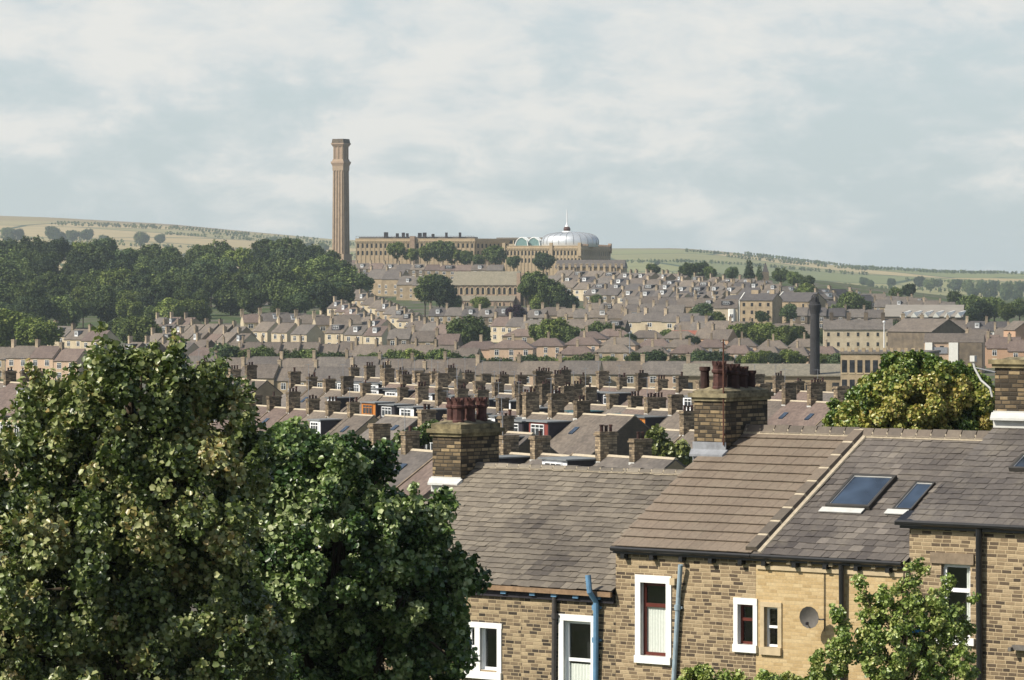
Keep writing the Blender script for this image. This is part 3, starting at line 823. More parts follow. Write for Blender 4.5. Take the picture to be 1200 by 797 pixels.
# hipped pairs of semi-detached houses
for k, (a, b, n, de) in enumerate([((600, 386), (705, 389), 3, 'the top row of hipped roofs'), ((700, 386), (855, 388), 4, 'the upper right row of hipped roofs'), ((622, 396), (790, 396), 4, 'the second row of hipped roofs'), ((780, 397), (960, 398), 5, 'the hipped roofs left of the round chimney'),
                                ((655, 404), (830, 405), 4, 'the third row of hipped roofs'), ((850, 405), (985, 406), 4, 'the lowest hipped roofs on the right'), ((545, 398), (620, 400), 2, 'the pale hipped pair'), ((395, 409), (500, 410), 3, 'the hipped roofs behind the left chimneys'), ((225, 408), (300, 409), 2, 'the hipped roofs right of the big tree'), ((962, 388), (1010, 388), 2, 'the hipped roofs right of the round chimney')]):
    brow(de, a, b, n, th=[12, 6, 14, 8, 10, 18, 8, 10, 5, 8][k], seed=70+k, w=13.5, d=8, eave=5.0, rise=2.3, hip=True, kind='semi_detached_house', walls=('far_pink', 'far_buff', 'far_pink'), roofs=('slate_brown', 'tile_purple'), wins=3, npots=0, group='hipped roof pairs of houses below the hill', jit=2.5, wy=0.8)
cnt_ = {}
for r, wall, dorm, desc, group, cat, i in LABS:
    j = cnt_.get(desc, 0); cnt_[desc] = j+1
    r['key'] = f"{desc}|{i}"
    lab_final(r, wall, dorm, j, desc, group, cat)
print('houses', NH[0])
# ------------------------------------------------------------------ landmarks
# frame of the mill hill: a wall through pixel (px, py) turned by th
def fr(px, Y, th, zpy=None, z=None):
    p = W(px, 330, Y); zz = z if z is not None else (HY-zpy)/F*Y
    return empty, (p.x, p.y, zz), -R(th)

def tall_chimney():
    Y = 2180.0; p = W(399.5, 0, Y); zt = (HY-163)/F*Y
    zb = terrain(p.x, Y)-1; H = zt-zb
    root = empty('mill_chimney', (p.x, Y, zb), R(-28))
    a = 3.35
    z1 = (HY-197)/F*Y-zb; z2 = (HY-190)/F*Y-zb; z3 = (HY-172)/F*Y-zb
    m = MB(); m.frust(0, 0, 0, z1, a*1.06, a*0.93, 'tower_stone')
    m.box(-a*1.35, a*1.35, -a*1.35, a*1.35, 0, 14, 'tower_stone')
    for s in (-1, 1):       # corner pilasters and middle ribs on each face
        for t in (-0.84, -0.28, 0.28, 0.84):
            m.hexa([(t*a-0.34, s*a*1.12-0.2, 14), (t*a+0.34, s*a*1.12-0.2, 14), (t*a+0.34, s*a*1.12+0.2, 14), (t*a-0.34, s*a*1.12+0.2, 14), (t*a*0.92-0.3, s*a*0.99-0.2, z1), (t*a*0.92+0.3, s*a*0.99-0.2, z1), (t*a*0.92+0.3, s*a*0.99+0.2, z1), (t*a*0.92-0.3, s*a*0.99+0.2, z1)], 'tower_stone')
            m.hexa([(s*a*1.12-0.2, t*a-0.34, 14), (s*a*1.12+0.2, t*a-0.34, 14), (s*a*1.12+0.2, t*a+0.34, 14), (s*a*1.12-0.2, t*a+0.34, 14), (s*a*0.99-0.2, t*a*0.92-0.3, z1), (s*a*0.99+0.2, t*a*0.92-0.3, z1), (s*a*0.99+0.2, t*a*0.92+0.3, z1), (s*a*0.99-0.2, t*a*0.92+0.3, z1)], 'tower_stone')
    m.build('shaft', root)
    m = MB(); m.frust(0, 0, z1-1.5, z1+1.2, a*1.04, a*1.06, 'tower_stone'); m.frust(0, 0, z1+1.2, z2-0.6, a*1.06, a*1.24, 'church_stone'); m.frust(0, 0, z2-0.6, z2+0.3, a*1.25, a*1.25, 'church_stone'); m.frust(0, 0, z2+0.3, z2+1.6, a*1.12, a*1.0, 'tower_stone')
    m.build('cornice', root)
    m = MB(); m.frust(0, 0, z2+1.6, z3, a*0.88, a*0.88, 'church_stone')
    for s in (-1, 1):
        for t in (-0.78, 0, 0.78):
            m.box(t*a-0.38, t*a+0.38, s*a*0.9-0.28, s*a*0.9+0.28, z2+1.55, z3, 'tower_stone')
            m.box(s*a*0.9-0.28, s*a*0.9+0.28, t*a-0.38, t*a+0.38, z2+1.55, z3, 'tower_stone')
    m.build('upper_stage', root)
    m = MB(); m.frust(0, 0, z3-0.02, z3+1.2, a*1.0, a*1.18, 'church_stone'); m.frust(0, 0, z3+1.2, z3+2.0, a*1.24, a*1.24, 'church_stone'); m.frust(0, 0, z3+2.0, H, a*1.15, a*1.05, 'far_sooty')
    m.build('cap', root)
    tag(root, 'very tall square stone mill chimney with corniced top, highest thing on the skyline', 'chimney')
tall_chimney()

WIN_ME = {}
def arch_win(root, x, y, z, w, h, face='y', name='window', m='dark_room', par=None):
    """round headed opening: dark recess with a pale dressed arch round it; one mesh per size, copied"""
    k = (w, h, face, m)
    if k not in WIN_ME:
        b = MB(); n = 8
        def ring(r, hh, yy):
            pts = [(-r, yy, 0), (r, yy, 0)]
            for i in range(n+1):
                a = math.pi*i/n; pts.append((r*math.cos(a), yy, hh-r+r*math.sin(a)))
            return pts
        P = ring(w/2, h, -0.03)
        if face == 'x': P = [(-(y_), x_, z_) for x_, y_, z_ in P]
        b.poly(P, m)
        Q = [(px_*1.0, -0.12, pz_) for px_, _, pz_ in ring(w/2+0.22, h+0.22, 0)][1:]+[(-w/2-0.22, -0.12, 0)]
        I = [(px_, -0.12, pz_) for px_, _, pz_ in ring(w/2, h, 0)][1:]+[(-w/2, -0.12, 0)]
        for i in range(len(Q)-1):
            q = [Q[i], Q[i+1], I[i+1], I[i]]
            if face == 'x': q = [(-(b_), a_, c_) for a_, b_, c_ in q]
            b.poly(q, 'stone_dressed')
        o = b.build(name, root); WIN_ME[k] = o.data
    else:
        o = bpy.data.objects.new(name, WIN_ME[k]); col.objects.link(o); o.parent = root
    o.location = (x, y, z)
    return o

def mill_block(name, label, px0, px1, th, Y, pytop, bays, depth, nrow, sidebays, dark_end=False, par=True, base=None):
    p = W(px0, 0, Y); zt = (HY-pytop)/F*Y
    c, s = math.cos(R(th)), math.sin(R(th))
    r = (px1-600)/F
    L = (r*Y-p.x)/(c+r*s)
    zb = min(terrain(p.x, Y), terrain(p.x+L*c, Y-L*s))-2
    root = empty(name, (p.x, Y, zb), -R(th)); H = zt-zb
    m = MB(); m.box(0, L, 0, depth, 0, H-2.4, 'mill_stone'); m.build('wall', root)
    m = MB(); m.box(-0.35, L+0.35, -0.35, depth+0.35, H-2.42, H-1.7, 'mill_stone'); m.box(-0.6, L+0.6, -0.6, depth+0.6, H-1.7, H-1.3, 'mill_stone')
    m.box(-0.2, L+0.2, -0.2, depth+0.2, H-1.3, H-0.25, 'mill_stone'); m.box(-0.3, L+0.3, -0.3, depth+0.3, H-0.25, H, 'mill_stone')
    n = int(L/1.5)
    for i in range(n): m.box(L*i/n+0.3, L*i/n+0.75, -0.55, -0.34, H-2.35, H-1.75, 'stone_dressed')
    m.build('cornice', root)
    m = MB(); m.box(0.4, L-0.4, 0.4, depth-0.4, H-0.3, H-0.1, 'slate_dark'); m.build('roof', root)
    step = L/bays; wh = 2.6; gap = (H-3.2)/max(nrow, 3)
    for j in range(nrow):
        z = H-2.9-wh-j*4.2
        if z < 0.5: continue
        for i in range(bays): arch_win(root, step*(i+0.5), 0, z, min(1.25, step*0.5), wh)
        for i in range(sidebays):
            arch_win(root, L, depth/sidebays*(i+0.5), z, min(1.25, step*0.5), wh, 'x')
    m = MB()
    for i in range(bays+1):
        x = step*i; m.box(max(0.0, x-0.3)+0.003, min(L, x+0.3)-0.003, -0.22, 0.02, 0, H-2.45, 'mill_stone')
    for i in range(sidebays+1):
        y = depth/sidebays*i if sidebays else 0; m.box(L-0.02, L+0.22, max(0, y-0.3)+0.003, min(depth, y+0.3)-0.003, 0, H-2.45, 'mill_stone')
    m.build('pilasters', root)
    tag(root, label, 'mill building', 'stone mill blocks on the hilltop')
    return root, L, H
mb1, L1, H1 = mill_block('mill_building', 'long flat roofed sandstone mill with arched windows right of the tall chimney', 417, 556, 8, 2230, 279.5, 26, 26, 2, 4)
# roof edge railing and plant boxes on the long mill
m = MB()
for i in range(40): m.box(L1*i/40, L1*i/40+0.12, 0.2, 0.32, H1, H1+1.3, 'slate_dark')
m.box(0, L1, 0.2, 0.3, H1+1.2, H1+1.35, 'slate_dark'); m.box(1, L1-1, 5, 20, H1-0.05, H1+0.9, 'slate_dark'); m.build('roof_railing', mb1)
for x, w, h in ((16, 2.2, 3.6), (23, 1.5, 3.0), (26.5, 1.6, 3.4), (29, 1.3, 3), (36, 2, 3.2), (38.8, 2, 3.4), (44, 1.5, 2.6), (52, 1.2, 3.4), (60, 1.2, 3.4)):
    q = MB(); q.box(x, x+w, 3, 5, H1-0.1, H1+h, 'cheek_dark'); q.build('vent_housing', mb1)
q = MB(); q.box(L1*0.46, L1*0.5, -1.8, 2, 0, H1+1.2, 'church_stone'); q.build('stair_tower', mb1)
mb2, L2, H2 = mill_block('mill_building', 'shaded mill link between the long block and the domed block', 553, 596, -38, 2222, 279.5, 9, 22, 2, 0)
mb3, L3, H3 = mill_block('mill_building', 'sandstone mill block carrying the silver domed roof at the right end', 589, 681, 14, 2190, 288, 22, 76, 2, 15)
q = MB()
for i in range(26): q.box(L3+0.1, L3+0.55, 76/26*i+0.5, 76/26*i+1.9, H3, H3+0.9, 'church_stone')
q.build('parapet_teeth', mb3)
for x in (L3-0.8, L3*0.62, 0.8):
    q = MB(); q.box(x-0.9, x+0.9, -0.9, 0.9, H3-6, H3+1.6, 'mill_stone'); q.build('pier', mb3)
q = MB(); q.box(L3-1, L3+0.9, 74.6, 76.6, H3-4, H3+1.8, 'church_stone'); q.build('pier', mb3)
# lens shaped silver penthouse
def mill_local(px, py, Y): return W(px, py, Y)
Yd = 2205.0
p = W(668, 288, Yd); dome = empty('roof_penthouse', (p.x, Yd, p.z-0.2), R(-14))
m = MB(); prof = []
prof = [(16.3, -0.5), (16.7, 0.8), (16.8, 2.4), (16.5, 3.8), (15.6, 5.2), (13.8, 6.4), (11.0, 7.2), (7.5, 7.7), (3.8, 8.0), (0.05, 8.1)]
m.rev(0, 0, prof, 'silver', 48, sx=1.0, sy=0.62, cap=False); m.build('shell', dome, smooth=True)
m = MB()
for k in range(24):
    a = 2*math.pi*k/24; pts = [(r*1.006*math.cos(a), r*1.006*0.62*math.sin(a), z) for r, z in prof[1:9]]
    m.tube(pts, 0.16, 'lead', 5)
m.build('ribs', dome)
m = MB(); m.rev(-1.8, 0, [(3.2, 7.6), (2.9, 8.2), (2.2, 8.6), (1.1, 8.8)], 'rib_white', 20); m.build('collar', dome)
m = MB(); m.rev(-1.8, 0, [(1.5, 8.4), (2.0, 9.2), (2.0, 10.0), (1.5, 11.0), (0.3, 11.4)], 'terracotta', 16); m.build('lantern', dome, smooth=True)
m = MB(); m.rev(-1.8, 0, [(1.6, 10.6), (0.8, 11.8), (0.3, 13.5), (0.25, 18.5), (0.12, 21.5)], 'mast_white', 10); m.build('spire', dome)
tag(dome, 'silver lens shaped rooftop penthouse with red lantern and white spire', 'roof penthouse')
for k, (px, w) in enumerate(((608, 11), (622, 12))):
    p = W(px, 289, 2212); g = empty('glass_vault', (p.x, 2212, p.z), R(-14))
    r = 4.4; L = 9
    m = MB(); n = 12
    A = [(-r*math.cos(math.pi*0.5*i/n)*1.0+r*0.5, r*1.2*math.sin(math.pi*0.5*i/n)) for i in range(n+1)]+[(r*1.1, r*0.8), (r*1.25, 0)]
    for i in range(len(A)-1):
        m.poly([(A[i][0], 0, A[i][1]), (A[i+1][0], 0, A[i+1][1]), (A[i+1][0], L, A[i+1][1]), (A[i][0], L, A[i][1])], 'teal_glass')
    m.poly([(x, 0.02, z) for x, z in A], 'teal_glass'); m.poly([(x, L-0.02, z) for x, z in reversed(A)], 'teal_glass')
    m.build('glazing', g)
    m = MB()
    for y in (0, L*0.33, L*0.66, L): m.tube([(x, y, z) for x, z in A], 0.28, 'rib_white', 5)
    m.build('ribs', g)
    tag(g, ['left curved glass vault with pale ribs on the mill roof', 'right curved glass vault beside the silver dome'][k], 'roof vault', 'curved glass vaults on the mill roof')
p0 = W(583, 287, 2262); r_ = empty('rooftop_building', (p0.x, 2262, p0.z-3), R(-4))
m = MB(); m.box(0, 27, 0, 9, -1, 6.6, 'far_cream'); m.build('wall', r_)
m = MB(); m.box(-0.6, 27.6, -0.6, 9.6, 6.6, 7.3, 'sheet_roof'); m.build('roof', r_)
for i in range(9):
    q = MB(); q.box(1+i*2.9, 3.2+i*2.9, -0.05, 0.1, 3.6, 5.6, 'glass'); q.build('window', r_)
tag(r_, 'low pale flat roofed building showing behind the glass vaults', 'building')
# weaving sheds in front of the mill: long dark roof with a line of buttress chimneys
p0 = W(651, 318, 2120); sh = empty('mill_shed', (p0.x, 2120, terrain(p0.x, 2120)-2), R(-6))
zt = (HY-304.5)/F*2120-sh.location.z
m = MB(); m.box(0, 38, 0, 22, 0, zt-4.5, 'mill_stone'); m.build('wall', sh)
m = MB(); m.hexa([(-0.4, -0.5, zt-4.5), (38.4, -0.5, zt-4.5), (38.4, 22.5, zt-4.5), (-0.4, 22.5, zt-4.5), (0, 9, zt), (38, 9, zt), (38, 12, zt), (0, 12, zt)], 'slate_grey'); m.build('roof', sh)
for i in range(12):
    q = MB(); q.frust(1.5+i*3.2, -0.8, 0, zt-2.6, 0.75, 0.6, 'mill_stone'); q.frust(1.5+i*3.2, -0.8, zt-2.6, zt-2.2, 0.8, 0.8, 'mill_stone'); q.build('buttress', sh)
tag(sh, 'long slate roofed shed with a row of stone buttresses below the domed mill', 'shed')

# stone church
def church():
    Y = 1745.0; th = 9
    p = W(529, 0, Y); k = Y/F
    zb = terrain(p.x, Y)-4
    root = empty('stone_church', (p.x, Y, zb), R(-th))
    z = lambda py: (HY-py)*k-zb
    L = 76*k/math.cos(R(th))
    m = MB(); m.box(0, L, 5.5, 16, 0, z(333.5), 'church_stone')
    m.raw([(0, 5.5, z(333.5)), (0, 16, z(333.5)), (0, 10.75, z(319)), (L, 5.5, z(333.5)), (L, 16, z(333.5)), (L, 10.75, z(319))], [(0, 1, 2), (3, 5, 4)], 'church_stone')
    m.box(-0.3, L+0.3, 5.2, 5.6, z(335), z(333.2), 'church_stone')
    m.build('nave_wall', root)
    m = MB()
    for s in (-1, 1):
        y = 10.75+s*5.9
        m.hexa([(-0.5, y, z(334.5)), (L+0.3, y, z(334.5)), (L+0.3, 10.75, z(318.6)), (-0.5, 10.75, z(318.6)), (-0.5, y, z(334)), (L+0.3, y, z(334)), (L+0.3, 10.75, z(318)), (-0.5, 10.75, z(318))], 'church_slate')
    m.build('nave_roof', root)
    m = MB(); m.box(1, L-1.5, 0, 5.5, 0, z(352.5), 'church_stone')
    for i in range(7): m.box(1.2+i*(L-3.5)/6, 2.0+i*(L-3.5)/6, -0.5, 0.02, 0, z(354), 'church_stone')
    m.build('aisle_wall', root)
    m = MB(); m.hexa([(0.6, -0.4, z(352.9)), (L-1, -0.4, z(352.9)), (L-1, 5.52, z(346.9)), (0.6, 5.52, z(346.9)), (0.6, -0.4, z(352.3)), (L-1, -0.4, z(352.3)), (L-1, 5.52, z(346.2)), (0.6, 5.52, z(346.2))], 'church_slate'); m.build('aisle_roof', root)
    for i in range(6):
        cx = L*(i+0.5)/6
        for s in (-1, 1): arch_win(root, cx+s*1.15, 5.49, z(345), 1.25, z(337)-z(345), 'y', m='far_red' if False else 'dark_room')
        q = MB(); n = 10; pts = []
        for j in range(n+1):
            a = math.pi*j/n; pts.append((cx+2.2*math.cos(a), 5.38, z(340.5)+2.0*math.sin(a)))
        q.tube([(cx+2.2, 5.38, z(346))]+pts+[(cx-2.2, 5.38, z(346))], 0.2, 'stone_dressed', 5); q.build('window_arch', root)
        arch_win(root, cx, 0.0, z(361), 0.9, 2.6, 'y')
    # canted apse on the left, gable buttresses and bell turret on the right
    m = MB(); m.rev(0, 10.75, [(4.6, 0), (4.6, z(336))], 'church_stone', 8, R(22.5)); m.build('apse_wall', root)
    m = MB(); m.rev(0, 10.75, [(5.0, z(336)), (0.2, z(324))], 'church_slate', 8, R(22.5)); m.build('apse_roof', root)
    m = MB(); m.box(L, L+0.9, 4.9, 16.6, 0, z(333), 'church_stone'); m.frust(L+0.3, 5.3, 0, z(320), 0.9, 0.8, 'church_stone'); m.frust(L+0.3, 16.2, 0, z(320), 0.9, 0.8, 'church_stone'); m.frust(L+0.3, 5.3, z(320), z(316), 0.8, 0.1, 'church_slate'); m.build('end_turret', root)
    m = MB(); m.box(L+0.9, L+4.5, 6.5, 15, 0, z(346), 'far_sooty'); m.build('porch', root)
    m = MB(); m.rev(L+3.2, 4.5, [(0.5, 0), (0.45, z(341)), (0.6, z(341)), (0.6, z(340))], 'far_sooty', 8); m.build('boiler_flue', root)
    tag(root, 'large stone church with pale slate nave roof and round arched clerestory windows', 'church')
church()

# round chimney in the valley
def round_chimney():
    Y = 640.0; p = W(955, 0, Y); zb = terrain(p.x, Y)-0.5; zt = (HY-351)/F*Y-zb
    root = empty('round_chimney', (p.x, Y, zb)); r = 5.7*Y/F
    m = MB(); m.rev(0, 0, [(r*1.3, 0), (r*1.05, zt*0.5)], 'far_sooty', 16, R(11)); m.rev(0, 0, [(r*1.05, zt*0.5), (r*0.95, zt-2.2)], 'black_stone', 16, R(11)); m.build('shaft', root)
    m = MB(); m.rev(0, 0, [(r*1.0, zt-2.3), (r*1.1, zt-1.9), (r*1.3, zt-1.3), (r*1.34, zt-0.9), (r*1.15, zt-0.8), (r*1.05, zt-0.4)], 'black_stone', 16, R(11)); m.build('cornice', root)
    m = MB()
    for k in range(8):
        a = 2*math.pi*k/8; m.tube([(r*0.8*math.cos(a), r*0.8*math.sin(a), zt-0.4), (r*0.72*math.cos(a), r*0.72*math.sin(a), zt+0.5), (r*0.2*math.cos(a), r*0.2*math.sin(a), zt+0.9)], 0.05, 'black_stone', 5)
    m.rev(0, 0, [(r*0.75, zt-0.42), (r*0.62, zt+0.3), (r*0.3, zt+0.5)], 'black_stone', 10); m.build('cowl', root)
    tag(root, 'round dark mill chimney standing alone in the valley at right', 'chimney')
round_chimney()

def simple_building(name, label, cat, px0, px1, th, Y, pye, pyr, depth, wall, roof, rows=0, bays=0, flat=False, group=None, dirx=None, ww=1.1, wh=1.5, winm='dark_room', teeth=False):
    p = W(px0, 0, Y); c, s = math.cos(R(th)), math.sin(R(th)); r = (px1-600)/F
    L = (r*Y-p.x)/(c+r*s); zb = min(terrain(p.x, Y), terrain(p.x+L*c, Y-L*s))-1.5
    root = empty(name, (p.x, Y, zb), -R(th)); ze = (HY-pye)/F*Y-zb; zr = (HY-pyr)/F*Y-zb
    m = MB()
    if flat: m.box(0, L, 0, depth, 0, ze, wall)
    else:
        m.raw([(0, 0, 0), (0, depth, 0), (0, depth, ze), (0, depth/2, zr), (0, 0, ze), (L, 0, 0), (L, depth, 0), (L, depth, ze), (L, depth/2, zr), (L, 0, ze)],
              [(0, 4, 3, 2, 1), (5, 6, 7, 8, 9), (0, 5, 9, 4), (2, 7, 6, 1), (4, 9, 8, 3), (3, 8, 7, 2)], wall)
    m.build('wall', root)
    m = MB()
    if flat:
        m.box(-0.2, L+0.2, -0.2, depth+0.2, ze, ze+0.35, roof)
        if teeth:
            n = int(L/1.1)
            for i in range(n): m.box(L*i/n, L*i/n+0.55, -0.18, 0.25, ze+0.3, ze+0.95, wall)
    else:
        for s2 in (-1, 1):
            y = depth/2+s2*(depth/2+0.35); k = (zr-ze)/(depth/2); z0 = ze-0.35*k+0.03
            m.hexa([(-0.2, y, z0), (L+0.2, y, z0), (L+0.2, depth/2, zr+0.03), (-0.2, depth/2, zr+0.03), (-0.2, y, z0+0.15), (L+0.2, y, z0+0.15), (L+0.2, depth/2, zr+0.18), (-0.2, depth/2, zr+0.18)], roof)
    m.build('roof', root)
    for j in range(rows):
        for i in range(bays):
            arch = MB(); x = L*(i+0.5)/bays; z = ze-1.0-wh-j*3.1
            if z < 0: continue
            arch.box(x-ww/2, x+ww/2, -0.04, 0.05, z, z+wh, winm); arch.box(x-ww/2-0.1, x+ww/2+0.1, -0.08, 0.05, z-0.2, z-0.02, 'stone_dressed'); arch.build('window', root)
    tag(root, label, cat, group)
    return root, L, ze, zr
simple_building('warehouse', 'long low grey roofed warehouse behind the near chimneys', 'warehouse', 800, 987, 4, 640, 441, 429.5, 30, 'far_buff', 'church_slate', 1, 12, winm='glass')
simple_building('crenellated_building', 'flat topped stone building with crenellated parapet beside the round chimney', 'building', 985, 1085, 14, 610, 414.5, 414, 16, 'far_buff', 'slate_grey', 3, 11, True, ww=0.8, wh=2.0, winm='glass', teeth=True)
b, L, ze, zr = simple_building('tall_house', 'three storey stone house block with slate roof and white gable end', 'house', 867, 905, 22, 1560, 352, 344, 13, 'far_buff', 'slate_dark', 3, 4, group='tall house blocks with white gables')
q = MB(); q.raw([(-0.35, -0.2, 0), (-0.35, 13.2, 0), (-0.35, 13.2, ze), (-0.35, 6.5, zr+0.5), (-0.35, -0.2, ze), (-0.02, -0.2, 0), (-0.02, 13.2, 0), (-0.02, 13.2, ze), (-0.02, 6.5, zr+0.5), (-0.02, -0.2, ze)], [(0, 4, 3, 2, 1), (5, 6, 7, 8, 9), (0, 5, 9, 4), (2, 7, 6, 1), (4, 9, 8, 3), (3, 8, 7, 2)], 'render_white'); q.build('gable_wall', b)
q = MB(); q.box(3, 6, 5.7, 7.3, zr-0.5, zr+1.4, 'far_buff'); q.box(L-3, L-1, 5.7, 7.3, zr-0.5, zr+1.4, 'far_buff'); q.build('chimney_stack', b)
b, L, ze, zr = simple_building('tall_house', 'bright white gabled house standing right of the tall stone block', 'house', 908, 948, 50, 1580, 353, 343, 10, 'far_buff', 'slate_dark', 3, 3, group='tall house blocks with white gables')
q = MB(); q.raw([(-0.35, -0.2, 0), (-0.35, 10.2, 0), (-0.35, 10.2, ze), (-0.35, 5, zr+0.5), (-0.35, -0.2, ze), (-0.02, -0.2, 0), (-0.02, 10.2, 0), (-0.02, 10.2, ze), (-0.02, 5, zr+0.5), (-0.02, -0.2, ze)], [(0, 4, 3, 2, 1), (5, 6, 7, 8, 9), (0, 5, 9, 4), (2, 7, 6, 1), (4, 9, 8, 3), (3, 8, 7, 2)], 'render_white'); q.build('gable_wall', b)
b, L, ze, zr = simple_building('long_terrace', 'long cream terrace with unbroken grey roof right of the round chimney', 'terrace', 965, 1046, 4, 1220, 386, 374.5, 12, 'far_cream', 'slate_grey', 2, 7, winm='glass', ww=0.8, wh=1.2)
for i in range(4):
    q = MB(); q.box(L*i/4+2, L*i/4+3.2, 5, 7, zr-1, zr+2.2, 'far_sooty'); q.build('chimney_stack', b)
b, L, ze, zr = simple_building('industrial_shed', 'big shed with pale sheet roof and white rooflights on the right', 'shed', 1036, 1128, 8, 1500, 371, 358, 40, 'far_sooty', 'sheet_roof')
for i in range(6):
    q = MB(); x = L*(0.2+i*0.14); q.raw([(x, -0.6, ze-0.3), (x+2.6, -0.6, ze-0.3), (x+4.4, 9, ze+(zr-ze)*0.46+0.3), (x+3.4, 9, ze+(zr-ze)*0.46+0.3), (x+1.2, -0.9, ze+1.6)], [(0, 1, 2, 3), (0, 4, 3), (0, 1, 4), (4, 1, 2, 3)], 'render_white'); q.build('rooflight', b)
b, L, ze, zr = simple_building('red_roofed_hall', 'low hall with a plain red tiled roof among the trees', 'hall', 785, 826, 10, 1290, 396.5, 388, 10, 'far_red', 'tile_red', 1, 6)
b, L, ze, zr = simple_building('black_gable_house', 'black gabled house end right of the white fronted row', 'house', 790, 822, 50, 1370, 383, 370.5, 9, 'black_stone', 'slate_dark')
b, L, ze, zr = simple_building('flats_block', 'low block of flats with brown roof and white stair panels', 'flats', 1083, 1152, 10, 1080, 401, 391.5, 11, 'far_pink', 'slate_brown', 1, 5, winm='glass')
for x0, x1 in ((0.3, 2.3), (L*0.42, L*0.42+2.6)):
    q = MB(); q.box(x0, x1, -0.7, -0.02, 0, ze-0.1, 'render_white'); q.build('stair_panel', b)
q = MB(); q.box(L*0.6, L*0.98, -0.5, -0.02, 0, ze-0.2, 'far_sooty'); q.build('blank_wall', b)
q = MB(); q.box(L*0.13, L*0.4, -0.3, -0.02, ze-3.2, ze-1.4, 'lead'); q.build('balcony_band', b)
b, L, ze, zr = simple_building('gabled_house', 'tall narrow orange gabled house near the right edge', 'house', 1176, 1190, 68, 1130, 386, 376.5, 7, 'far_orange', 'slate_brown', 2, 1)
b, L, ze, zr = simple_building('brown_gable_house', 'dark brown gabled house end beside the round tree at right', 'house', 1040, 1092, 52, 1180, 388, 374, 14, 'far_sooty', 'slate_brown')

def mast(name, label, cat, px, Y, pyb, pyt, r, mat):
    p = W(px, pyb, Y); h = (pyb-pyt)/F*Y; root = empty(name, (p.x, Y, p.z))
    m = MB(); m.tube([(0, 0, -1), (0, 0, h*0.5), (0, 0, h)], [r, r*0.85, r*0.6], mat, 8); m.build('pole', root)
    m = MB(); m.rev(0, 0, [(r*2.2, h), (r*2.2, h+r*2), (0.02, h+r*3)], mat, 8); m.build('cap', root)
    tag(root, label, cat)
mast('flagpole', 'slim white pole standing in front of the cream terrace', 'pole', 1036, 700, 418, 378, 0.12, 'mast_white')
mast('floodlight_mast', 'grey mast among the hipped roof houses', 'mast', 738, 1020, 410, 391, 0.15, 'lead')
# obelisk-like spire on the right skyline
p = W(897, 324, 2150); sp = empty('church_spire', (p.x, p.y, p.z-6))
m = MB(); m.frust(0, 0, 0, 8.5, 2.0, 1.8, 'far_sooty'); m.build('tower', sp)
m = MB(); m.frust(0, 0, 8.5, 13.8, 1.7, 0.12, 'slate_dark'); m.build('spire', sp)
tag(sp, 'small dark pointed spire beside the conifers on the right skyline', 'spire')

# ------------------------------------------------------------------ foreground terrace
FT = R(38); FC, FS = math.cos(FT), math.sin(FT)
E0 = Vector((6.27, 100.0, 0))
def fw(u, v, z): return Vector((E0.x+u*FC+v*FS, E0.y-u*FS+v*FC, z))
def uz(px, py, v=0.14):
    r = (px-600)/F
    u = (r*(E0.y+v*FC)-E0.x-v*FS)/(FC+r*FS)
    Y = E0.y-u*FS+v*FC
    return u, (HY-py)/F*Y
WV = 0.14   # wall face
def fghouse(name, u0, u1, zb, label, group='foreground terrace of stone houses'):
    uc = (u0+u1)/2; root = empty(name, fw(uc, 0, zb), -FT)
    tag(root, label, 'house', group)
    return root, (uc, 0, zb)

def wall_grid(mb, u0, u1, z0, z1, ops, v, mat, depth=0.16, reveal='stone_dressed'):
    xs = sorted({u0, u1, *[o[0] for o in ops], *[o[1] for o in ops]}); zs = sorted({z0, z1, *[o[2] for o in ops], *[o[3] for o in ops]})
    for a, b in zip(xs, xs[1:]):
        for c, d in zip(zs, zs[1:]):
            mx, mz = (a+b)/2, (c+d)/2
            if any(o[0] < mx < o[1] and o[2] < mz < o[3] for o in ops): continue
            mb.poly([(a, v, c), (b, v, c), (b, v, d), (a, v, d)], mat)
    for a, b, c, d in ops:
        w = v+depth
        mb.poly([(a, v, c), (a, w, c), (a, w, d), (a, v, d)], reveal); mb.poly([(b, v, c), (b, v, d), (b, w, d), (b, w, c)], reveal)
        mb.poly([(a, v, d), (a, w, d), (b, w, d), (b, v, d)], reveal); mb.poly([(a, v, c), (b, v, c), (b, w, c), (a, w, c)], reveal)

def fgwalls(root, off, u0, u1, zb, ze, zr, ops, mat, segs=None, reveal='stone_dressed', vr=5.2, vback=10.2):
    m = MB(off); e = 0.003
    wall_grid(m, u0+e, u1-e, zb, ze, ops, WV, mat, reveal=reveal)
    for u in (u0+e, u1-e):
        m.poly([(u, WV, zb), (u, vback, zb), (u, vback, ze), (u, vr, zr-0.05), (u, WV, ze)], 'stone_sooty')
    m.poly([(u0+e, vback, zb), (u1-e, vback, zb), (u1-e, vback, ze), (u0+e, vback, ze)], 'stone_sooty')
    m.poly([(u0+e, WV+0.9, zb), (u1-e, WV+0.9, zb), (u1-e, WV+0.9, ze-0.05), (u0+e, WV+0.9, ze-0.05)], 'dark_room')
    return m.build('wall', root)

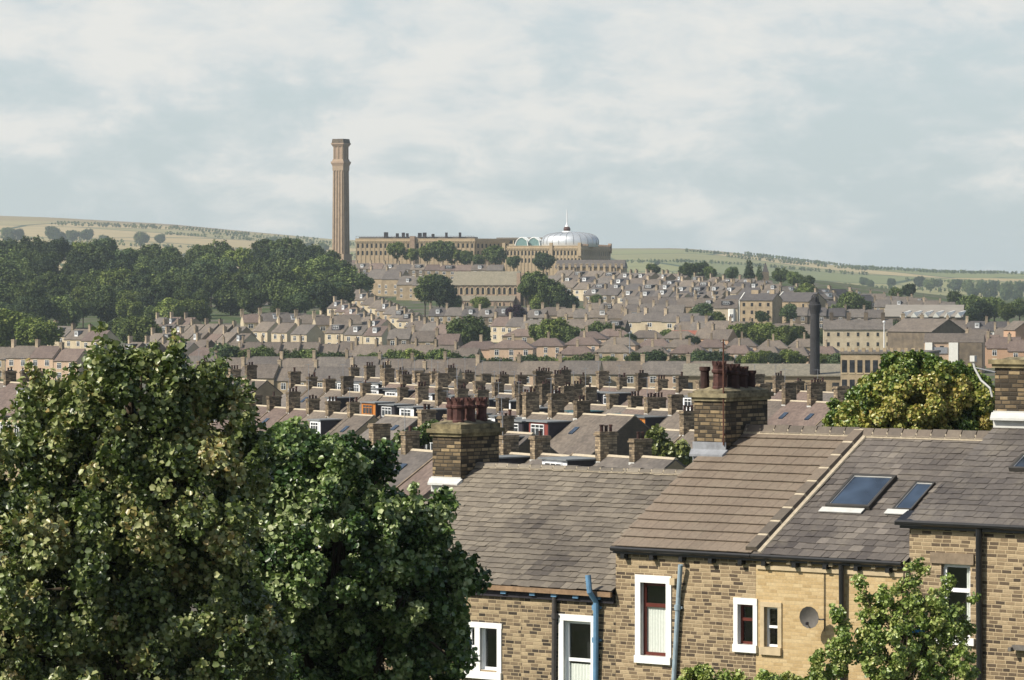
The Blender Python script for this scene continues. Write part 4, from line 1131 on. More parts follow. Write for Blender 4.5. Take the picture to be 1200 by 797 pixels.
def vnoise(x, y, s=0):   # cheap value noise for slow changes of slate tone
    def h(i, j): return (math.sin(i*127.1+j*311.7+s*74.7)*43758.5453) % 1
    i, j = math.floor(x), math.floor(y); fx, fy = x-i, y-j; fx = fx*fx*(3-2*fx); fy = fy*fy*(3-2*fy)
    return (h(i, j)*(1-fx)+h(i+1, j)*fx)*(1-fy)+(h(i, j+1)*(1-fx)+h(i+1, j+1)*fx)*fy
def slates(root, off, u0, u1, ze, zr, vr, n, wid, thick, colfn, seed, vback=10.3, jitter=0.006, name='roof', gap=0.0, jag0=0, jag1=0):
    rr = random.Random(seed); m = MB(off)
    L = math.hypot(vr, zr-ze); dv, dz = vr/L, (zr-ze)/L; nv, nz = -dz, dv
    def P(u, s, h):
        h += 0.05*(vnoise(u*0.55+3, s*0.6, 9)-0.5)*math.sin(math.pi*max(0, min(1, s/L))) if s > 0 else 0
        return (u, s*dv+nv*h, ze+s*dz+nz*h)
    m.poly([P(u0, 0, -0.06), P(u1, 0, -0.06), P(u1, L, -0.06), P(u0, L, -0.06)], 'cheek_dark', (0.02, 0.02, 0.02))
    st = L/n
    for j in range(n):
        s0 = j*st-(0.05 if j == 0 else 0)+rr.uniform(-0.008, 0.008); s1 = min(L, (j+1)*st+0.05)
        jr = random.Random(j*13+5).uniform(-0.16, 0.16); U0 = u0+jr*jag0-0.003*jag0; U1 = u1+jr*jag1+0.004*jag1
        u = U0-(rr.uniform(0, wid) if not jag0 else 0)
        while u < U1:
            w = wid*rr.uniform(0.75, 1.3) if jitter > 0.003 else wid
            a, b = max(U0, u)+0.004, min(U1, u+w)-0.004
            u += w
            if b-a < 0.03: continue
            lo = thick*1.4+gap+rr.uniform(0, jitter); q = s0+rr.uniform(-jitter*2, jitter*2); tl = rr.uniform(-jitter, jitter)*0.7
            p = [P(a, q, lo-thick+tl), P(b, q, lo-thick-tl), P(b, s1, 0), P(a, s1, 0), P(a, q, lo+tl), P(b, q, lo-tl), P(b, s1, thick*0.4), P(a, s1, thick*0.4)]
            m.raw(p, [(4, 5, 6, 7), (0, 1, 5, 4), (3, 0, 4, 7), (1, 2, 6, 5)], 'slates', colfn(rr, (a+b)/2, s0/L))
    m.poly([(u0, vr, zr+0.01), (u1, vr, zr+0.01), (u1, vback, ze), (u0, vback, ze)], 'slate_brown')
    return m.build(name, root)

def mixc(a, b, t): return tuple(x+(y-x)*t for x, y in zip(a, b))
def col1(rr, u, s):     # lichened stone slates
    t = vnoise(u*0.55, s*4, 1)*0.6+rr.random()*0.5+0.25*sm((-8-u)/4)
    return mixc((0.068, 0.059, 0.053), (0.225, 0.196, 0.158), max(0, min(1, t-0.12)))
def col2(rr, u, s):     # big brown concrete tiles
    t = 0.35+0.45*vnoise(u*1.6, s*1.2, 2)+rr.uniform(-0.05, 0.05)
    return mixc((0.12, 0.094, 0.073), (0.215, 0.172, 0.133), max(0, min(1, t)))
def col3(rr, u, s):     # small grey slates, some paler
    t = vnoise(u*0.9, s*5, 3)*0.55+rr.random()*0.35+(0.45 if rr.random() < 0.06 else 0)
    return mixc((0.055, 0.048, 0.047), (0.175, 0.155, 0.138), max(0, min(1, t)))
def col4(rr, u, s):
    t = vnoise(u*0.7, s*4, 4)*0.6+rr.random()*0.3
    return mixc((0.052, 0.046, 0.046), (0.165, 0.148, 0.134), max(0, min(1, t)))

def ridge(root, off, u0, u1, v, z, seg=0.46, mat='ridge', col=col1, seed=0, name='ridge_tiles', h=0.1):
    rr = random.Random(seed); m = MB(off)
    u = u0
    while u < u1-0.05:
        b = min(u1, u+seg); d = rr.uniform(-0.012, 0.012)
        prof = [(-0.2, -0.07), (-0.13, 0.03), (-0.05, h+d), (0.05, h+d), (0.13, 0.03), (0.2, -0.07)]
        c = col(rr, u, 0.5)
        for (y0, z0), (y1, z1) in zip(prof, prof[1:]):
            m.poly([(u+0.01, v+y0, z+z0), (b-0.02, v+y0, z+z0), (b-0.02, v+y1, z+z1), (u+0.01, v+y1, z+z1)], 'slates', c)
        m.poly([(b-0.02, v+y, z+zz) for y, zz in prof], 'slates', c); m.poly([(u+0.01, v+y, z+zz) for y, zz in reversed(prof)], 'slates', c)
        m.box(b-0.025, b+0.015, v-0.15, v+0.15, z-0.05, z+0.035, 'mortar', (0.4, 0.35, 0.26))
        u = b
    m.box(u0, u1, v-0.19, v+0.19, z-0.12, z-0.05, 'mortar', (0.4, 0.35, 0.26))
    return m.build(name, root)

def surround(root, off, a, b, c, d, jw=0.16, mat='white_paint', sill=0.16, v=WV, top=0.18, name='surround', ext=0.0):
    m = MB(off); w0, w1 = v-0.035, v+0.06
    m.box(a-jw, a, w0, w1, c, d, mat); m.box(b, b+jw, w0, w1, c, d, mat)
    m.box(a-jw-ext, b+jw+ext, w0-0.006, w1, d, d+top, mat); m.box(a-jw-ext, b+jw+ext, w0-0.05, w1, c-sill, c, mat)
    return m.build(name, root)

def fwindow(root, off, a, b, c, d, frame='white_plastic', transom=None, mullions=(), curtain=None, fr_=0.07, v=WV+0.12, grid=None):
    m = MB(off)
    m.box(a, a+fr_, v, v+0.05, c, d, frame); m.box(b-fr_, b, v, v+0.05, c, d, frame)
    m.box(a+fr_, b-fr_, v, v+0.05, c, c+fr_, frame); m.box(a+fr_, b-fr_, v, v+0.05, d-fr_, d, frame)
    if transom is not None:
        z = c+(d-c)*transom; m.box(a+fr_, b-fr_, v-0.01, v+0.045, z-fr_*0.55, z+fr_*0.55, frame)
    for t in mullions:
        x = a+(b-a)*t; m.box(x-fr_*0.5, x+fr_*0.5, v-0.008, v+0.043, c+fr_, d-fr_, frame)
    w = m.build('window', root)
    m = MB(off); m.poly([(a+fr_, v+0.03, c+fr_), (b-fr_, v+0.03, c+fr_), (b-fr_, v+0.03, d-fr_), (a+fr_, v+0.03, d-fr_)], 'clear_glass'); m.build('pane', w)
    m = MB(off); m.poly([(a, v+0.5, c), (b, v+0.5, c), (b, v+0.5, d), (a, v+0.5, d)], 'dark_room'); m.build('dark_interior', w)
    if curtain:
        z1 = c+(d-c)*curtain[1]; z0 = c+(d-c)*curtain[0]; m = MB(off)
        n = 26; x0, x1 = a+(b-a)*curtain[2], a+(b-a)*curtain[3]
        pts = [(x0+(x1-x0)*i/n, v+0.07+0.008*math.sin(i*1.9)+0.004*math.sin(i*4.1)) for i in range(n+1)]
        for (xa, ya), (xb, yb) in zip(pts, pts[1:]): m.poly([(xa, ya, z0), (xb, yb, z0), (xb, yb, z1), (xa, ya, z1)], 'curtain')
        m.build('net_curtain', w, smooth=True)
    return w

VR = 5.2
ZE1 = -8.29; ZR1 = -5.35; ZE2 = -7.07; ZR2 = -4.13
u_ = lambda px: uz(px, 600)[0]
def openpx(x0, x1, y0, y1):
    a, z1 = uz(x0, y0); b, z2 = uz(x1, y1); return (a, b, uz(x1, y1)[1], uz(x1, y0)[1])
BASE = -15.2
# house 1a / 1b : low roof of stone slates
UL = -13.75; UM = -7.75; UR = -4.54
h1, off = fghouse('terraced_house', UL, UM, BASE, 'lower stone house with a double white window behind the right tree')
o1 = openpx(541, 557, 735, 786); o2 = openpx(563, 583, 735, 786)
fgwalls(h1, off, UL, UM, BASE, ZE1-0.12, ZR1, [o1, o2], 'stone_sooty', reveal='white_paint')
slates(h1, off, UL, UM, ZE1, ZR1, VR, 24, 0.32, 0.014, col1, 1, jitter=0.012, gap=0.012, jag1=1)
ridge(h1, off, UL, UM, VR, ZR1+0.02, 0.42, seed=1, h=0.05)
m = MB(off); w0, w1 = WV-0.035, WV+0.06
m.box(o1[0]-0.2, o2[1]+0.17, w0-0.006, w1, o1[3], o1[3]+0.15, 'white_paint'); m.box(o1[0]-0.2, o2[1]+0.17, w0-0.05, w1, o1[2]-0.2, o1[2], 'white_paint')
m.box(o1[0]-0.17, o1[0], w0, w1, o1[2], o1[3], 'white_paint'); m.box(o1[1], o2[0], w0, w1, o1[2], o1[3], 'white_paint'); m.box(o2[1], o2[1]+0.15, w0, w1, o1[2], o1[3], 'white_paint')
m.build('surround', h1)
fwindow(h1, off, *o1, transom=0.55, mullions=(0.5,), fr_=0.045); fwindow(h1, off, *o2, transom=None)
h2, off = fghouse('terraced_house', UM, UR, BASE, 'lower stone house with a tall white window beside the blue pipe')
o1 = openpx(661, 693, 729, 850)
fgwalls(h2, off, UM, UR, BASE, ZE1-0.12, ZR1, [o1], 'stone_sooty', reveal='white_paint')
slates(h2, off, UM, UR, ZE1, ZR1, VR, 24, 0.32, 0.014, col1, 2, jitter=0.012, gap=0.012, jag0=1)
ridge(h2, off, UM, UR-0.02, VR, ZR1+0.02, 0.42, seed=2, h=0.05)
surround(h2, off, *o1, jw=0.17, top=0.17)
fwindow(h2, off, *o1, transom=0.62, curtain=(0, 0.58, 0.05, 0.95), fr_=0.08)
for hh, a, b in ((h1, UL, UM), (h2, UM, UR)):
    o_ = ((a+b)/2, 0, BASE); m = MB(o_)
    m.box(a+0.002, b-0.002, -0.10, -0.02, ZE1-0.16, ZE1-0.03, 'gutter_board'); m.box(a+0.002, b-0.002, 0.0, WV-0.01, ZE1-0.17, ZE1-0.10, 'cheek_dark'); m.box(a+0.002, b-0.002, 0.04, WV+0.02, ZE1-0.34, ZE1-0.172, 'cheek_dark'); m.build('gutter', hh)
    for i in range(4):
        u = a+0.5+i*(b-a-1.0)/3; q = MB(o_); q.box(u-0.09, u+0.09, -0.03, 0.03, ZE1-0.25, ZE1-0.17, 'blue_pipe'); q.build('gutter_bracket', hh)

# house 2 : big brown tiles
h3, off = fghouse('terraced_house', UR, 0, BASE, 'sooty stone house under big brown roof tiles with white framed red windows')
oa = openpx(751, 781, 684, 770); ob = openpx(865, 883, 709, 756)
fgwalls(h3, off, UR, 0, BASE, ZE2-0.14, ZR2, [oa, ob], 'stone_worn', reveal='white_paint')
slates(h3, off, UR, 0, ZE2, ZR2, VR, 14, 0.33, 0.022, col2, 3, jitter=0.0025, gap=0.028)
surround(h3, off, *oa, jw=0.17, top=0.2, sill=0.2); surround(h3, off, *ob, jw=0.13, top=0.17, sill=0.2)
fwindow(h3, off, *oa, frame='red_frame', transom=0.69, curtain=(0.0, 0.66, 0.08, 0.93), fr_=0.09)
fwindow(h3, off, *ob, frame='red_frame', transom=0.62, mullions=(), fr_=0.07)
ridge(h3, off, UR-0.05, 0, VR, ZR2+0.04, 0.46, seed=3, col=lambda r, u, s: mixc(col2(r, u, s), (0.07, 0.06, 0.052), r.uniform(0.2, 0.9)), h=0.14)
# house 3 : small slates, cleaned front
h4, off = fghouse('terraced_house', 0, 4.7, BASE, 'clean sandstone house with roof windows and a satellite dish')
oc = openpx(896, 912, 712, 759)
fgwalls(h4, off, 0, 4.7, BASE, ZE2-0.14, ZR2, [oc], 'stone_clean')
slates(h4, off, 0.0, 4.72, ZE2, ZR2-0.02, VR, 21, 0.29, 0.011, col3, 4, jitter=0.011, gap=0.008)
surround(h4, off, *oc, jw=0.12, top=0.13, sill=0.2, mat='stone_dressed'); fwindow(h4, off, *oc, transom=0.5, fr_=0.06)
ridge(h4, off, 0, 4.9, VR, ZR2+0.03, 0.46, seed=4, col=lambda r, u, s: mixc(col2(r, u, s), (0.07, 0.06, 0.052), r.uniform(0.2, 0.9)), h=0.14)
m = MB(off); m.box(0.05, 4.65, WV-0.05, WV+0.02, ZE2-0.42, ZE2-0.30, 'stone_dressed')
for i in range(7): m.box(0.4+i*0.65, 0.52+i*0.65, WV-0.14, WV+0.02, ZE2-0.24, ZE2-0.15, 'stone_dressed')
m.build('stone_band', h4)
# tiles capping the party line between houses 2 and 3
def party(root, off, u, ze, zr, vr, n, seed):
    rr = random.Random(seed); m = MB(off); L = math.hypot(vr, zr-ze); dv, dz = vr/L, (zr-ze)/L; nv, nz = -dz, dv
    def P(uu, s, h): return (uu, s*dv+nv*h, ze+s*dz+nz*h)
    for j in range(n):
        s0, s1 = L*j/n+0.02, L*(j+1)/n-0.02
        c = mixc(col2(rr, u, j/n), (0.09, 0.078, 0.066), rr.uniform(0.1, 0.9))
        m.hexa([P(u-0.24, s0+0.02, 0.05), P(u+0.17, s0+0.02, 0.05), P(u+0.17, s1-0.02, 0.05), P(u-0.24, s1-0.02, 0.05), P(u-0.19, s0+0.02, 0.17), P(u+0.13, s0+0.02, 0.17), P(u+0.13, s1-0.02, 0.15), P(u-0.19, s1-0.02, 0.15)], 'slates', c)
        m.hexa([P(u-0.23, s1-0.02, 0.04), P(u+0.16, s1-0.02, 0.04), P(u+0.16, s1+0.06, 0.04), P(u-0.23, s1+0.06, 0.04), P(u-0.18, s1-0.02, 0.155), P(u+0.12, s1-0.02, 0.155), P(u+0.12, s1+0.06, 0.155), P(u-0.18, s1+0.06, 0.155)], 'mortar', (0.4, 0.35, 0.26))
    m.hexa([P(u+0.17, 0, 0.02), P(u+0.28, 0, 0.02), P(u+0.28, L, 0.02), P(u+0.17, L, 0.02), P(u+0.17, 0, 0.075), P(u+0.26, 0, 0.055), P(u+0.26, L, 0.055), P(u+0.17, L, 0.075)], 'mortar', (0.4, 0.35, 0.26))
    return m.build('party_tiles', root)
party(h3, ((UR+0)/2, 0, BASE), 0.0, ZE2, ZR2, VR, 9, 5)
for hh, a, b in ((h3, UR, 0), (h4, 0, 4.62)):
    o_ = ((a+(4.7 if b > 1 else b))/2, 0, BASE); m = MB(o_)
    m.tube([(a+0.01, -0.08, ZE2-0.07), (b-0.01, -0.08, ZE2-0.075)], 0.065, 'black_iron', 8); m.box(a+0.002, b-0.002, 0.0, WV-0.012, ZE2-0.2, ZE2-0.06, 'black_iron')
    for i in range(5): m.box(a+0.3+i*0.95, a+0.42+i*0.95, -0.06, WV+0.01, ZE2-0.32, ZE2-0.2, 'black_iron')
    m.build('gutter', hh)
# house 4 : taller, at the right edge
ZE4 = -6.04; ZR4 = -3.35; U4 = 4.7; U5 = 10.2
h5, off = fghouse('terraced_house', U4, U5, BASE, 'taller stone house at the right edge with black gutter and downpipe')
od = openpx(1103, 1137, 662, 748)
fgwalls(h5, off, U4, U5, BASE, ZE4-0.14, ZR4, [od], 'stone_worn', reveal='stone_lintel')
slates(h5, off, U4, U5, ZE4, ZR4, VR, 21, 0.27, 0.011, col4, 6, jitter=0.011, gap=0.008)
m = MB(off); m.box(od[0]-0.3, od[1]+0.12, WV-0.05, WV+0.06, od[3], od[3]+0.27, 'stone_lintel'); m.build('lintel', h5)
m = MB(off); m.box(od[0]-0.2, od[1]+0.15, WV-0.09, WV+0.06, od[2]-0.18, od[2], 'white_paint'); m.build('sill', h5)
fwindow(h5, off, *od, transom=0.64, curtain=(0, 1, 0.75, 1), fr_=0.09)
m = MB(off); m.tube([(U4-0.25, -0.08, ZE4-0.05), (U5, -0.08, ZE4-0.06)], 0.07, 'black_iron', 8); m.box(U4-0.2, U5, 0.0, WV-0.012, ZE4-0.2, ZE4-0.04, 'black_iron'); m.build('gutter', h5)
m = MB(off); m.hexa([(U4-0.28, -0.12, ZE4-0.12), (U4+0.5, -0.12, ZE4-0.12), (U4+0.5, 0.5, ZE4+0.1), (U4-0.28, 0.5, ZE4+0.1), (U4-0.28, -0.12, ZE4-0.02), (U4+0.5, -0.12, ZE4-0.02), (U4+0.5, 0.5, ZE4+0.22), (U4-0.28, 0.5, ZE4+0.22)], 'black_iron'); m.build('eaves_flashing', h5)
ridge(h5, off, U4+1.2, U5, VR, ZR4+0.02, 0.46, seed=5, col=col4)
# wall lamp at the right edge
a, z = uz(1194, 758); m = MB(off); m.box(a-0.09, a+0.3, WV-0.2, WV, z-0.07, z+0.05, 'dish'); m.box(a-0.14, a-0.06, WV-0.3, WV-0.1, z-0.1, z, 'dish'); m.build('wall_lamp', h5)

# roof windows
def roof_window(root, off, px, py, w, h, ze, zr, label_hint, flash=True, frame=True):
    L = math.hypot(VR, zr-ze); dv, dz = VR/L, (zr-ze)/L; nv, nz = -dz, dv
    r = (px-600)/F; best = None
    for i in range(400):
        s = L*i/400; v = s*dv
        u = (r*(E0.y+v*FC)-E0.x-v*FS)/(FC+r*FS); Y = E0.y-u*FS+v*FC; e = abs((HY-py)/F*Y-(ze+s*dz))
        if best is None or e < best[0]: best = (e, u, s)
    _, u0, s0 = best
    def P(uu, s, hh): return (uu, s*dv+nv*hh, ze+s*dz+nz*hh)
    def slab(m, a, b, c, d, h0, h1, mat): m.hexa([P(a, c, h0), P(b, c, h0), P(b, d, h0), P(a, d, h0), P(a, c, h1), P(b, c, h1), P(b, d, h1), P(a, d, h1)], mat)
    m = MB(off); f = 0.08 if frame else 0.045; q_ = 0.025
    fm = 'window_grey'; tp = 0.14 if frame else 0.09; slab(m, u0-f, u0, s0-f, s0+h+f, 0.03, tp, fm); slab(m, u0+w, u0+w+f, s0-f, s0+h+f, 0.03, tp, fm)
    slab(m, u0, u0+w, s0-f, s0, 0.03, tp, fm); slab(m, u0, u0+w, s0+h, s0+h+f, 0.03, tp, fm)
    slab(m, u0+0.002, u0+w-0.002, s0+0.002, s0+q_, 0.03, tp-0.02, 'lead'); slab(m, u0+0.002, u0+q_, s0+q_+.002, s0+h-q_, 0.03, tp-0.02, 'lead')
    slab(m, u0+w-q_, u0+w-0.002, s0+q_+.002, s0+h-q_, 0.03, tp-0.02, 'lead'); slab(m, u0+0.002, u0+w-0.002, s0+h-q_+.002, s0+h-0.002, 0.03, tp-0.02, 'lead_pale')
    rw = m.build('roof_window', root)
    m = MB(off); slab(m, u0+q_+.002, u0+w-q_-.002, s0+q_+.002, s0+h-q_-.002, 0.04, tp-0.04, 'glass_blue'); m.build('pane', rw)
    if flash:
        m = MB(off); slab(m, u0-0.18, u0+w*0.95, s0-f-0.22, s0-f-0.004, 0.05, 0.075, 'lead_pale'); m.build('flashing', rw)
OF4 = (2.35, 0, BASE)
roof_window(h4, OF4, 973, 595, 1.2, 1.4, ZE2, ZR2, 'large')
roof_window(h4, OF4, 1049, 598, 0.5, 1.25, ZE2, ZR2, 'small', frame=False)
roof_window(h5, off, 1188, 552, 0.9, 0.6, ZE4, ZR4, 'edge', flash=False)

# chimney stacks: each belongs to the house it stands on
def crown_pot(st, off, u, v, z, r, h, mat='terracotta', plain=False):
    m = MB(off)
    if plain: m.rev(u, v, [(r*0.9, z), (r*0.85, z+h*0.8), (r*1.1, z+h*0.83), (r*1.1, z+h)], mat, 12)
    else:
        m.rev(u, v, [(r*1.05, z), (r*1.05, z+h*0.08), (r*0.92, z+h*0.12), (r*0.9, z+h*0.55), (r*1.12, z+h*0.6), (r*1.15, z+h*0.68), (r*0.95, z+h*0.72), (r*1.0, z+h*0.86)], mat, 8, R(22.5))
        for k in range(8):
            a = 2*math.pi*k/8; c, s = math.cos(a), math.sin(a); rr_ = r*0.98
            m.hexa([(u+c*rr_-s*q-c*w, v+s*rr_+c*q-s*w, z+h*0.84) for q, w in ((-0.05, 0), (0.05, 0), (0.05, 0.05), (-0.05, 0.05))]+[(u+c*rr_*1.1-s*q-c*w, v+s*rr_*1.1+c*q-s*w, z+h) for q, w in ((-0.025, 0), (0.025, 0), (0.025, 0.05), (-0.025, 0.05))], mat)
    return m.build('chimney_pot', st)
def big_stack(root, off, u0, u1, v0, v1, zb, zt, capm, capz, flash, pots_, lean=0, flashz=None):
    m = MB(off); m.box(u0, u1, v0, v1, zb, zt, 'stone_stack')
    st = m.build('chimney_stack', root)
    m = MB(off); e = 0.10
    m.box(u0-e*0.6, u1+e*0.6, v0-e*0.6, v1+e*0.6, zt+0.002, zt+0.10, capm); m.box(u0-e*1.3, u1+e*1.3, v0-e*1.3, v1+e*1.3, zt+0.102, zt+0.22, capm)
    m.box(u0-e*0.3, u1+e*0.3, v0-e*0.3, v1+e*0.3, zt+0.222, zt+capz, capm)
    m.hexa([(u0-0.02, v0-0.02, zt+capz+.002), (u1+0.02, v0-0.02, zt+capz+.002), (u1+0.02, v1+0.02, zt+capz+.002), (u0-0.02, v1+0.02, zt+capz+.002), (u0+0.25, v0+0.25, zt+capz+0.1), (u1-0.25, v0+0.25, zt+capz+0.1), (u1-0.25, v1-0.25, zt+capz+0.1), (u0+0.25, v1-0.25, zt+capz+0.1)], 'mossy_cap')
    cp = m.build('cap', st)
    fz = flashz
    m = MB(off); m.box(u0-0.03, u1+0.03, v0-0.04, v0-0.003, fz-0.3, fz+(0.14 if flash == 1 else 0.3), 'lead_pale' if flash == 1 else 'lead'); m.hexa([(u0-0.03, v0-0.2, fz-0.10), (u1+0.03, v0-0.2, fz-0.10), (u1+0.1, v0-0.04, fz+0.0), (u0-0.08, v0-0.04, fz+0.0), (u0-0.03, v0-0.2, fz-0.04), (u1+0.03, v0-0.2, fz-0.04), (u1+0.1, v0-0.04, fz+0.1), (u0-0.08, v0-0.04, fz+0.1)], 'lead_pale' if flash == 1 else 'lead'); m.build('flashing', st)
    for (uu, vv, r, h, mt, pl) in pots_: crown_pot(st, off, uu, vv, zt+capz+0.04, r, h, mt, pl)
    return st
OF1 = ((UL+UM)/2, 0, BASE); OF3 = (UR/2, 0, BASE)
# stack 1
u1b = -13.25; u1a = u1b-1.05; sl = (ZR1-ZE1)/VR
zt1 = (HY-514)/F*110.5
big_stack(h1, OF1, u1a, u1b, 4.35, 6.15, -6.9, zt1, 'sooty_cap', 0.36, 1, [(u1b-0.3-0.45*(k % 2), 4.62+k*0.27, 0.175, 0.72, ['terracotta', 'terracotta', 'terracotta', 'terracotta_sooty', 'terracotta'][k], False) for k in range(5)], flashz=ZE1+sl*4.35)
# stack 2
u2b = -3.75; u2a = u2b-1.05
zt2 = (HY-470)/F*106.0
big_stack(h3, OF3, u2a, u2b, 4.15, 6.2, -5.8, zt2, 'mossy_cap', 0.28, 0, [(u2a+0.18, 4.4, 0.14, 0.62, 'terracotta_sooty', True), (u2b-0.42, 4.45, 0.19, 0.78, 'terracotta', False), (u2b-0.3, 4.95, 0.19, 0.70, 'terracotta_sooty', False), (u2b-0.32, 5.42, 0.17, 0.62, 'terracotta_sooty', False), (u2b-0.3, 5.82, 0.14, 0.5, 'terracotta_sooty', True), (u2a+0.28, 5.3, 0.16, 0.6, 'terracotta_sooty', False)], flashz=ZE2+sl*4.15)
m = MB(OF3); m.tube([(u2b-0.02, 4.08, (HY-523)/F*105), (u2b-0.02, 4.08, (HY-398)/F*105)], 0.022, 'rust', 6); m.tube([(u2b-0.02, 4.08, (HY-510)/F*105), (u2b-0.02, 4.2, (HY-510)/F*105)], 0.03, 'rust', 6); m.build('aerial_mast', h3)
# stack 3
u3a = 4.75
zt3 = (HY-431)/F*100.5
big_stack(h5, off, u3a, u3a+1.9, 4.25, 6.3, -5.2, zt3, 'sooty_cap', 0.18, 1, [], flashz=ZE4+sl*4.25+0.12)
m = MB(off); c0 = (u3a, 4.2, (HY-428)/F*100.5)
m.tube([(u3a-0.6, 4.15, (HY-424)/F*100.5), (u3a-0.55, 4.15, (HY-432)/F*100.5), (u3a-0.35, 4.15, (HY-446)/F*100.5), (u3a-0.1, 4.18, (HY-455)/F*100.5), (u3a-0.05, 4.2, (HY-465)/F*100.5)], 0.03, 'lead_pale', 6)
m.box(u3a-0.66, u3a-0.52, 4.08, 4.2, (HY-424)/F*100.5, (HY-417)/F*100.5, 'lead_pale'); m.tube([(u3a-0.55, 4.15, (HY-431)/F*100.5), (u3a+0.02, 4.24, (HY-436)/F*100.5)], 0.02, 'lead', 6); m.build('aerial_bracket', h5)

# pipes, brackets and dish on the fronts
def pipe(root, off, pts, r, mat, name='downpipe', v=WV-0.09, collars=()):
    P3 = []
    for p in pts:
        u, z = uz(p[0], p[1], v if len(p) < 3 else p[2]); P3.append((u, v if len(p) < 3 else p[2], z))
    m = MB(off); m.tube(P3, r, mat, 10)
    for t in collars:
        u, z = uz(t[0], t[1], v); m.tube([(u, v, z-0.07), (u, v, z+0.07)], r*1.35, mat, 10); m.box(u-r*1.9, u+r*1.9, v+0.02, WV-0.004, z-0.03, z+0.03, mat)
    m.build(name, root)
OF2 = ((UM+UR)/2, 0, BASE)
pipe(h2, OF2, [(650, 690), (649, 797), (648, 900)], 0.07, 'grey_pipe', collars=((650, 722),))
pipe(h2, OF2, [(689, 674, -0.25), (691, 694, -0.25), (698.5, 706, -0.02), (698, 797), (697.5, 880)], 0.078, 'blue_pipe', 'soil_pipe', collars=((698, 712), (698, 750)))
pipe(h3, OF3, [(797.5, 662, -0.05), (795, 700), (789.5, 797), (788, 860)], 0.065, 'pale_pipe', collars=((794, 712),))
u, z = uz(791, 681); m = MB(OF3); m.box(u-0.08, u+0.08, WV-0.14, WV-0.003, z-0.1, z+0.08, 'stone_dressed'); m.build('vent_box', h3)
pipe(h4, OF4, [(986, 662, 0.0), (987, 797), (987, 870)], 0.075, 'black_iron')
pipe(h4, OF4, [(966, 672, WV-0.03), (966, 740, WV-0.03)], 0.012, 'black_iron', 'cable')
pipe(h5, off, [(1147, 618, 0.0), (1148, 797), (1148, 870)], 0.085, 'black_iron')
u, z = uz(949, 723, -0.3)
dish = empty('satellite_dish', (0, 0, 0)); dish.location = fw(u, -0.3, z)
m = MB(); n = 14; rings = [0, .33, .66, 1]; vs = [(0, 0, 0)]; fs = []
for k in rings[1:]:
    for i in range(n):
        a = 2*math.pi*i/n; vs.append((0.26*k*math.cos(a), -0.07*k*k, 0.29*k*math.sin(a)))
for i in range(n):
    j = (i+1) % n; fs.append((0, 1+i, 1+j)); fs += [(1+i+n*q, 1+i+n*(q+1), 1+j+n*(q+1), 1+j+n*q) for q in (0, 1)]
vs2 = [(x, y+0.015, z_) for x, y, z_ in vs]; m.raw(vs, fs, 'dish'); m.raw(vs2, [tuple(reversed(f)) for f in fs], 'dish'); m.build('reflector', dish, smooth=True)
m = MB(); m.tube([(0, 0.02, 0), (0.2, 0.25, -0.12), (0.3, 0.42, -0.14)], 0.022, 'lead', 6); m.tube([(0, -0.02, -0.29), (0.03, -0.34, -0.1)], 0.014, 'lead', 6); m.box(0.0, 0.06, -0.38, -0.3, -0.13, -0.06, 'cheek_dark'); m.build('arm', dish)
dish.rotation_euler = (R(8), 0, R(-22)); dish.scale = (1.0, 1.0, 1.0)
tag(dish, 'grey satellite dish on the clean sandstone wall beside the shrub', 'satellite dish')

